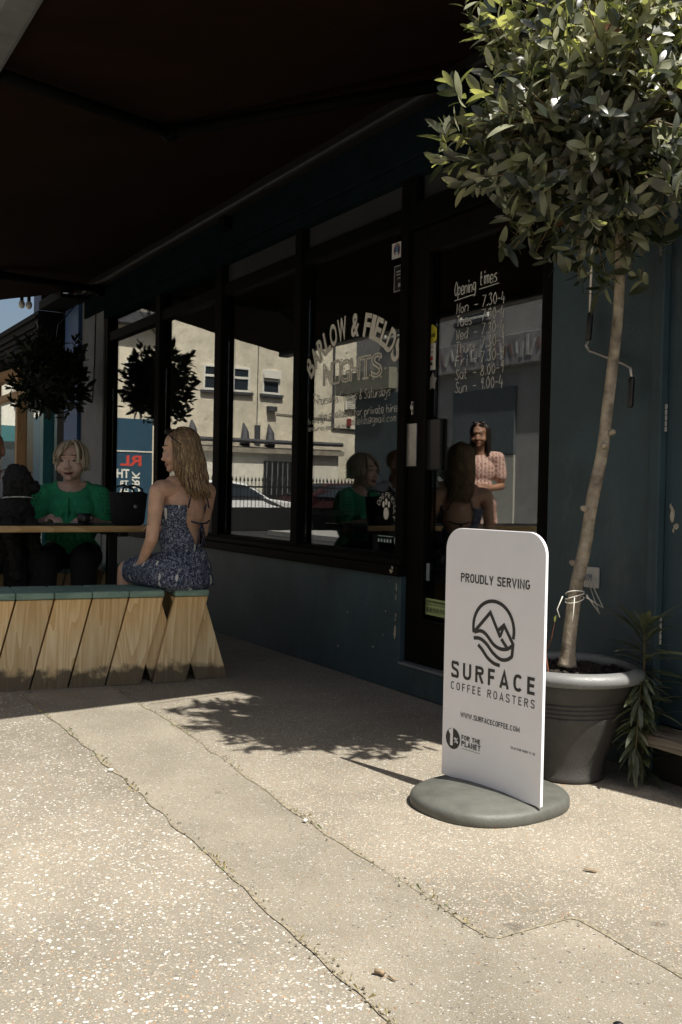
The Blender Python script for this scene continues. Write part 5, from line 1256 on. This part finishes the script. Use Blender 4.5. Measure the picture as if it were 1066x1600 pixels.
b = MB(); n_ = 28; prof = [(.78, 0), (.95, .02), (1.0, .08), (1.05, .14), (1.10, .19), (1.12, .205), (1.06, .20), (.95, .12)]; vs = []
for s_, z in prof:
    for q in range(n_):
        a = 2*math.pi*q/n_; ca, sa = math.cos(a), math.sin(a); vs.append(Vector((-6.15+.075*s_*math.copysign(abs(ca)**.6, ca), 2.04+.105*s_*math.copysign(abs(sa)**.6, sa), .811+z+(.012*noise.noise((ca*2, sa*2, z*12)) if z > .02 else 0))))
b.add(vs, [(i*n_+j, i*n_+(j+1) % n_, (i+1)*n_+(j+1) % n_, (i+1)*n_+j) for i in range(len(prof)-1) for j in range(n_)]); b.add(vs[:n_], [tuple(range(n_))]); b.add(vs[-n_:], [tuple(range(n_))]); b.build('bag_body', m_black_cloth, bagt, smooth=True)
b = MB()
for sx in (-1, 1): b.tube([(-6.15+sx*.07, 1.97, .99), (-6.15+sx*.09, 1.98, 1.05), (-6.15+sx*.10, 2.04, 1.065), (-6.15+sx*.09, 2.10, 1.04), (-6.15+sx*.07, 2.11, .99)], .007, 6)
b.build('handle', m_black_cloth, bagt, smooth=True)
b = MB(); b.ell((-6.068, 2.06, .93), (.006, .012, .012), None, 10, 6); b.build('buckle', m_steel, bagt, smooth=True)
cp = (-6.10, 1.742, .809)
t = thing('saucer', cp, 'black saucer on the table under the black coffee cup', 'saucer')
b = MB(); b.lathe([(0, .810), (.03, .810), (.065, .822), (.062, .826), (.03, .816), (0, .816)], (cp[0], cp[1], 0), 24); b.build('dish', m_black, t, smooth=True)
b = MB(); b.tube([(cp[0]+.03, cp[1]-.05, .827), (cp[0]+.01, cp[1]-.085, .833)], .004, 6); b.build('spoon', m_steel, t)
t = thing('coffee_cup', cp, 'black coffee cup standing on the saucer in front of the woman in green', 'cup')
b = MB(); b.lathe([(0, .819), (.028, .819), (.036, .835), (.043, .885), (.040, .885), (.033, .838), (0, .835)], (cp[0], cp[1], 0), 24); b.build('cup_body', m_black, t, smooth=True)
b = MB(); b.tube([(cp[0]-.01, cp[1]+.038, .872), (cp[0]-.01, cp[1]+.062, .868), (cp[0]-.01, cp[1]+.06, .845), (cp[0]-.01, cp[1]+.034, .84)], .0045, 6); b.build('handle', m_black, t, smooth=True)
t = MB(); t.box(-6.24, -6.02, 1.48, 1.70, .809, .822); tag(t.build('tray', m_black, bevel=.005), 'flat black tray on the table between dog and coffee cup', 'tray')

# ------------------------------------------------------------------ hanging plant by the pale pilaster
hb = thing('hanging_plant', (-9.75, 2.45, 1.85), 'dark bushy ball plant hanging on a wire before the pale pilaster', 'plant')
hcen = Vector((-9.75, 2.45, 2.13)); m_dkleaf = leaf_mat('dark_glossless_leaf', (.016, .022, .012), .5, .15); m_dkleaf.node_tree.nodes['Principled BSDF'].inputs['Specular IOR Level'].default_value = .25
LV, tw = rosette_crown(hcen, .44, 230, .115, [.12, .0, .88], (1, 1, 1.0), False, 1, 12)
LV.build('foliage', [m_dkleaf]*5, hb)
b = MB(); b.lathe([(0, -.24), (.13, -.22), (.19, -.1), (.2, .0), (.18, .0), (.0, -.04)], hcen, 24); b.build('basket', m_dark_int, hb)
b = MB(); b.tube([hcen+Vector((0, .0, .0)), (-9.72, 2.50, 2.6), (-9.7, 2.82, 3.02)], .006, 6)
for a in (0, 2.1, 4.2): b.tube([hcen+Vector((.18*math.cos(a), .18*math.sin(a), 0)), hcen+Vector((0, 0, .42))], .003, 5)
b.build('wire', m_black, hb)

# ------------------------------------------------------------------ neighbouring shop at the left
nb = thing('neighbour_shop', (-16, 4.5, 0), 'neighbouring shop at far left with wooden window posts below a dark fascia and navy wall', 'building')
m_honey = wood_mat('varnished_window_wood', (.20, .105, .035), (.36, .21, .085), 'z')
m_tealp = mat('teal_gloss_paint', (.015, .11, .12), .35, .2)
b = MB(); b.box(-10.92, -10.405, YF-.05, YF+.2, 0, 3.0); b.build('blue_pilaster', m_blue, nb, bevel=.006)
b = MB(); b.box(-11.40, -10.925, YF+.0, YF+.2, 0, 3.0); b.build('dark_pilaster', m_frame, nb, bevel=.006)
b = MB(); b.box(-12.6, -10.93, YF+.005, YF+.3, 2.62, 2.998); b.box(-12.6, -10.28, YF+.005, YF+.3, 3.002, 5.4); b.build('navy_wall', m_navy, nb)
b = MB(); b.box(-22, -12.62, YF+.02, YF+.25, 2.62, 2.97); b.box(-22, -12.7, 3.2, 9, 2.82, 2.96); b.build('roof', m_frame, nb)
b = MB(); b.box(-22, -11.2, 2.66, YF-.002, 2.62, 2.98)
for z in (2.66, 2.73, 2.80, 2.90): b.box(-22, -11.2, 2.63, 2.66, z, z+.03)
b.build('fascia', m_frame, nb, bevel=.004)
b = MB()
for k in range(4):
    x = -13.30-k*2.0; b.box(x-.05, x+.06, YF-.04, YF+.09, .0, 2.61)
b.box(-22, -12.05, YF-.03, YF+.08, 2.20, 2.28); b.box(-22, -12.05, YF-.04, YF+.09, 2.52, 2.615); b.box(-22, -12.05, YF-.03, YF+.1, .5, .62)
b.build('window_frame', m_honey, nb, bevel=.006)
b = MB(); b.box(-12.05, -11.90, YF-.03, YF+.1, 0, 2.61); b.box(-11.90, -11.41, YF+.02, YF+.09, 2.5, 2.61); b.build('door_frame', m_tealp, nb, bevel=.005)
b = MB(); b.box(-22, -12.05, 3.0, 3.006, .6, 2.54); b.build('pane', m_glass, nb)
b = MB(); b.box(-11.9, -11.41, 3.0, 3.006, .02, 2.5); b.build('door_pane', m_glass, nb)
b = MB(); b.box(-22, -12.05, YF, YF+.12, 0, .5); b.build('stall_riser', m_tealp, nb)
b = MB(); b.box(-22, -11, 7, 7.1, 0, 2.81); b.box(-22, -11, 3.1, 7, 0, .02); b.build('interior_wall', m_dark_int, nb)
for k in range(3):
    t = thing('pendant_lamp', (-13.9-k*.9, 4.4, 2.2), 'white pendant lamp shade inside the neighbouring shop window', 'lamp', 'pendant lamps in the neighbouring shop')
    b = MB(); b.lathe([(.03, 2.36), (.16, 2.22), (.155, 2.22), (.025, 2.35)], (-13.9-k*.9, 4.4, 0), 20); b.build('lamp_shade', m_white_paint, t, smooth=True)
    b = MB(); b.tube([(-13.9-k*.9, 4.4, 2.35), (-13.9-k*.9, 4.4, 2.815)], .006, 6); b.build('cord', m_black, t)

# ------------------------------------------------------------------ across the road (mirrored in the windows)
m_cream = mat('cream_roughcast', (.64, .575, .445), .95, .22, 1.6, 1.0, 5, detail=12, bdist=.03)
m_cream2 = mat('pale_cream_paint', (.66, .62, .52), .85, .10, 4)
m_grey_r = mat('grey_roughcast', (.30, .29, .27), .9, .15, 3, .6, 14)
m_slate = mat('dark_slate', (.05, .05, .055), .7, .3)
m_bronze = mat('iron_black', (.012, .012, .012), .5, .2)
def house_window(parent, face, c, w_, h_, open_top=False):
    """sash window on a wall; face 'X' looks to +X, 'Y' looks to +Y; c = centre of its outer plane"""
    def bx(b, u0, u1, z0, z1, d0, d1):
        if face == 'X': b.box(c[0]+d0, c[0]+d1, c[1]+u0, c[1]+u1, c[2]+z0, c[2]+z1)
        else: b.box(c[0]+u0, c[0]+u1, c[1]+d0, c[1]+d1, c[2]+z0, c[2]+z1)
    b = MB(); f = .07; hw, hh = w_/2, h_/2
    for u0, u1, z0, z1 in ((-hw, -hw+f, -hh, hh), (hw-f, hw, -hh, hh), (-hw+f, hw-f, hh-f, hh), (-hw+f, hw-f, -hh, -hh+f), (-hw+f, hw-f, .02, .10)): bx(b, u0, u1, z0, z1, -.03, .03)
    wd_ = b.build('window', m_white_paint, parent, bevel=.006)
    b = MB(); bx(b, -hw+f, hw-f, -hh+f, hh-f, -.02, -.005); b.build('pane', m_dkpane, wd_)
    b = MB(); bx(b, -hw-.1, hw+.1, -hh-.10, -hh, -.02, .10); b.build('sill', m_slate, wd_, bevel=.01)
    if open_top:
        b = MB(); bx(b, -hw+.02, hw-.02, .12, hh-.04, .10, .14); b.build('open_sash', m_white_paint, wd_)
m_dkpane = mat('dark_reflecting_pane', (.025, .032, .04), .08, .3, 2)
cb = thing('cream_building', (-33, -8.2, 0), 'cream roughcast building across the road with small white windows and a drainpipe', 'building')
b = MB(); b.box(-38, -30, -13.2, -5.0, -.12, 9.2); b.build('wall', m_cream, cb)
b = MB(); b.box(-38, -30.25, -5.0, -3.3, -.12, 6.1); b.build('annexe_wall', m_cream, cb)
b = MB(); b.box(-38.2, -29.85, -4.99, -3.1, 6.1, 6.5); b.build('eave', m_slate, cb, bevel=.02)
b = MB(); b.box(-38.2, -29.8, -13.4, -4.9, 9.2, 9.5); b.build('roof', m_slate, cb)
for y, o_ in ((-6.70, 0), (-7.70, 0), (-8.81, 1), (-10.1, 0), (-11.4, 0)):
    if y > -9.5: house_window(cb, 'X', (-29.99, y, 4.66), .64, .82, o_)
house_window(cb, 'X', (-30.24, -4.25, 4.6), .7, .8)
for y in (-6.2, -8.2, -10.2, -12): house_window(cb, 'X', (-29.99, y, 7.5), .8, 1.1)
b = MB(); b.tube([(-29.95, -11.2, 9.1), (-29.95, -11.2, 3.25), (-29.95, -12.6, 3.2)], .045, 8); b.tube([(-29.97, -8.3, 9.1), (-29.97, -8.3, 2.9)], .012, 6); b.tube([(-29.97, -9.0, 3.62), (-29.97, -11.2, 3.55)], .014, 6); b.build('drainpipe', m_slate, cb)
b = MB(); b.box(-29.99, -29.90, -12.25, -11.65, 3.9, 4.5)
for k in range(8): b.box(-29.90, -29.86, -12.2, -11.7, 3.95+k*.065, 3.975+k*.065)
b.build('louvre_vent', m_white_paint, cb)
b = MB(); b.box(-29.99, -29.80, -8.95, -8.65, 3.68, 3.84); b.build('floodlight', m_slate, cb)
b = MB(); b.box(-29.99, -29.9, -11.9, -11.75, 3.35, 3.6); b.build('alarm_box', mat('dark_red_box', (.2, .03, .025), .5, .2), cb)
# low extension with pipe and brackets
b = MB(); b.box(-30, -29.2, -11, -5.2, -.12, 2.25); b.build('extension_wall', m_cream2, cb)
b = MB(); b.hexa([(-30, -11.1, 2.25), (-29.0, -11.1, 2.25), (-29.0, -5.1, 2.25), (-30, -5.1, 2.25)], [(-30, -11.1, 2.75), (-29.0, -11.1, 2.4), (-29.0, -5.1, 2.4), (-30, -5.1, 2.75)]); b.build('extension_roof', mat('lichened_roof', (.26, .23, .18), .9, .4, 3), cb)
b = MB(); b.tube([(-28.95, -11, 2.62), (-28.95, -5.2, 2.62)], .07, 8)
for y in (-5.7, -6.6, -7.5, -8.4, -9.4): b.tube([(-29.2, y, 2.5), (-29.3, y-.06, 2.9), (-29.5, y-.1, 3.2)], [.18, .13, .03], 8)
b.tube([(-29.3, -8.0, 2.5), (-29.3, -8.0, 3.15)], .10, 10); b.build('roof_pipe', m_slate, cb)
b = MB(); b.box(-29.19, -29.1, -9.9, -8.2, 0, 2.0); dg2 = b.build('barred_door', m_bronze, cb)
b = MB()
for k in range(9): b.box(-29.09, -29.07, -9.8+k*.19, -9.77+k*.19, .9, 1.95)
b.build('bar', m_grey_metal, dg2)
# far white building closing the street
wb = thing('white_building', (-50, -3, 0), 'white building closing the far end of the street', 'building')
b = MB(); b.box(-55, -46, -9, 2.2, -.12, 7.5); b.build('wall', m_cream2, wb)
b = MB(); b.box(-45.99, -45.9, -8.5, 1.8, 0, 3.0); b.build('shopfront', m_dkpane, wb)
b = MB(); b.box(-45.98, -45.7, -8.8, 2.1, 3.0, 3.7); b.build('fascia', m_tealp, wb)
for y in (-7, -4.5, -2, .5): house_window(wb, 'X', (-45.99, y, 5.4), 1.0, 1.5)
b = MB(); b.box(-55.3, -45.6, -9.3, 2.5, 7.5, 7.8); b.build('roof', m_slate, wb)
# grey shop across the road
gs = thing('grey_shop', (-18, -11, 0), 'grey shop across the road with a pale painted fascia and teal panels', 'building')
b = MB(); b.box(-22.35, -12.2, -15, -7.5, -.12, 6.8); b.build('wall', m_grey_r, gs)
b = MB(); b.box(-22.5, -12.0, -15.2, -7.3, 6.8, 7.1); b.build('roof', m_slate, gs)
b = MB(); b.box(-19.0, -13.0, -7.49, -7.30, 3.72, 4.34); fs_ = b.build('fascia', mat('painted_sign_board', (.26, .25, .24), .7, .4, 4), gs, bevel=.01)
b = MB(); rr = random.Random(8)
for k in range(34):
    x = -18.7+k*.165; z = 3.82+rr.uniform(0, .1); R = Matrix.Rotation(rr.uniform(-.5, .5), 3, 'Y'); b.obox((x, -7.29, z+.18), (.05+.05*rr.random(), .008, .22+.2*rr.random()), R, rr.choice((0, 0, 0, 1, 2)))
b.build('painted_strokes', [mat('faded_white_paint', (.40, .39, .36), .7, .3), mat('faded_red_paint', (.20, .13, .12), .7, .3), mat('faded_blue_paint', (.10, .12, .15), .7, .3)], fs_)
b = MB(); b.box(-23.0, -20.4, -7.6, -7.25, 3.6, 4.12); b.build('corner_fascia', mat('olive_fascia', (.22, .21, .155), .7, .15), gs, bevel=.01)
b = MB(); b.box(-22.2, -19.6, -7.49, -7.42, .3, 3.5); b.build('dark_shopfront', mat('dark_slate_teal', (.035, .055, .06), .5, .2), gs)
b = MB(); b.box(-18.0, -15.9, -7.49, -7.43, 1.9, 3.3); b.build('teal_panel', mat('grey_teal_panel', (.09, .105, .108), .6, .2), gs)
b = MB(); b.box(-17.9, -15.9, -7.49, -7.44, .0, 1.88); b.build('pale_shutter', mat('pale_shutter', (.40, .39, .34), .7, .1, 4, .5, 30, stretch=(1, 1, 6)), gs)
for x in (-20.5, -17.4, -14.4): house_window(gs, 'Y', (x, -7.49, 5.5), 1.0, 1.3)
ts = thing('terrace', (-3, -11, 0), 'pale terrace of shops across the road behind the camera', 'building')
b = MB(); b.box(-12.1, 12, -15, -7.6, -.12, 6.6); b.build('wall', m_cream2, ts)
b = MB(); b.box(-12.1, 12, -15.2, -7.4, 6.6, 6.9); b.build('roof', m_slate, ts)
for k in range(6): house_window(ts, 'Y', (-10+k*4, -7.59, 5.0), 1.1, 1.4)
for k in range(6):
    b = MB(); b.box(-11.5+k*4, -8.4+k*4, -7.59, -7.52, .3, 2.7); b.build('shop_window', m_dkpane, ts)
# blue hoarding with lettering
bk = thing('blue_hoarding', (-22.9, -.8, 0), 'blue hoarding with red and white lettering, mirrored in the leftmost shop window', 'hoarding')
b = MB(); b.box(-23.9, -22.0, -1.86, .5, 0, 2.62); b.build('panel', mat('mid_blue_paint', (.020, .062, .098), .5, .1, 3), bk, bevel=.01)
b = MB(); b.box(-21.998, -21.985, -1.86, .5, 1.86, 1.89); b.build('rail', m_cream2, bk)
b = MB(); X_ = -21.997; UY = (0, 1, 0); NX = (1, 0, 0)
put_text(b, 'RL', (X_, -1.60, 1.55), UY, UZ, NX, .24, .50, .03, 'LEFT', 0)
put_text(b, 'TH', (X_, -1.32, 1.27), UY, UZ, NX, .20, .30, .03, 'LEFT', 1)
put_text(b, 'TR', (X_, -1.30, 1.08), UY, UZ, NX, .13, .22, .02, 'LEFT', 1); put_text(b, 'HA', (X_, -1.30, .90), UY, UZ, NX, .13, .22, .02, 'LEFT', 1)
put_text(b, 'WORK', (X_, -1.40, .62), UY, UZ, NX, .17, .80, .02, 'LEFT', 1, rot=math.pi/2)
b.build('lettering', [mat('red_letter', (.55, .06, .04), .5, .05), m_white_paint], bk)
# iron fence and cars behind it
fe = thing('iron_fence', (-26, -7, 0), 'black iron spear fence in front of parked cars across the road', 'fence')
b = MB(); b.box(-26.02, -25.98, -11, -3.6, 1.12, 1.17); b.box(-26.02, -25.98, -11, -3.6, .50, .55); b.box(-26.12, -25.88, -11, -3.6, -.12, .5)
for k in range(62): y = -10.95+k*.12; b.tube([(-26, y, -.1), (-26, y, 1.30), (-26, y, 1.32), (-26, y, 1.36), (-26, y, 1.44)], [.011, .011, .03, .026, .003], 6)
b.build('railing', m_bronze, fe)
def car(loc, rz, body, label):
    t = thing('parked_car', loc, label, 'car', 'cars parked behind the fence', rz)
    prof = [(-2.0, .30), (-2.05, .55), (-1.98, .82), (-1.30, .92), (-.55, 1.38), (.1, 1.46), (.95, 1.42), (1.75, .98), (2.0, .88), (2.04, .5), (1.98, .28)]
    b = MB(); n = len(prof); w0 = lambda z: .86 if z < .95 else .86-(z-.95)*.42
    vs = [(x, s*w0(z), z) for s in (-1, -.96, .96, 1) for x, z in [(p[0]*(1 if abs(s) == 1 else 1), p[1]) for p in prof]]
    L_ = [(x, -w0(z), z) for x, z in prof]; R_ = [(x, w0(z), z) for x, z in prof]
    b.hexa(L_, R_); bo = b.build('body', body, t, local=True, smooth=False, bevel=.05)
    b = MB()
    for s in (-1, 1):
        side = [(-1.12, .98), (-.52, 1.32), (.1, 1.39), (.88, 1.36), (1.45, 1.0)]
        b.hexa([(x, s*(w0(z)+.002), z) for x, z in side], [(x, s*(w0(z)+.012), z) for x, z in side])
    for (x0, z0), (x1, z1) in (((-1.24, .97), (-.62, 1.35)), ((1.70, 1.03), (1.05, 1.38))):
        dx, dz = x1-x0, z1-z0; nx, nz = (-dz, dx) if dx > 0 else (dz, -dx); l = math.hypot(nx, nz); nx, nz = nx/l*.015, nz/l*.015
        b.hexa([(x0, -.72, z0), (x0, .72, z0), (x1, .62, z1), (x1, -.62, z1)], [(x0+nx, -.72, z0+nz), (x0+nx, .72, z0+nz), (x1+nx, .62, z1+nz), (x1+nx, -.62, z1+nz)])
    b.build('window', m_dkpane, t, local=True)
    for x in (-1.25, 1.25):
        for s in (-1, 1):
            b = MB(); b.tube([(x, s*.66, .31), (x, s*.88, .31)], .31, 24); wh = b.build('wheel', m_black, t, local=True, bevel=.03)
            b = MB(); b.tube([(x, s*.87, .31), (x, s*.895, .31)], .20, 18); b.build('rim', m_steel, wh, local=True)
    for s in (-1, 1):
        b = MB(); b.ell((-2.0, s*.62, .70), (.06, .17, .08)); b.build('headlight', m_steel, t, local=True, smooth=True)
        b = MB(); b.ell((2.0, s*.66, .78), (.05, .13, .08)); b.build('tail_light', mat('red_lens', (.35, .02, .02), .3, .1), t, local=True, smooth=True)
    return t
car((-28.0, -6.2, -.13), math.pi/2+.1, mat('white_car_paint', (.72, .72, .70), .25, .03), 'white parked car behind the iron fence across the road')
car((-28.3, -10.6, -.13), math.pi/2-.05, mat('maroon_car_paint', (.028, .008, .009), .25, .05), 'dark maroon parked car behind the iron fence, beside the white car')
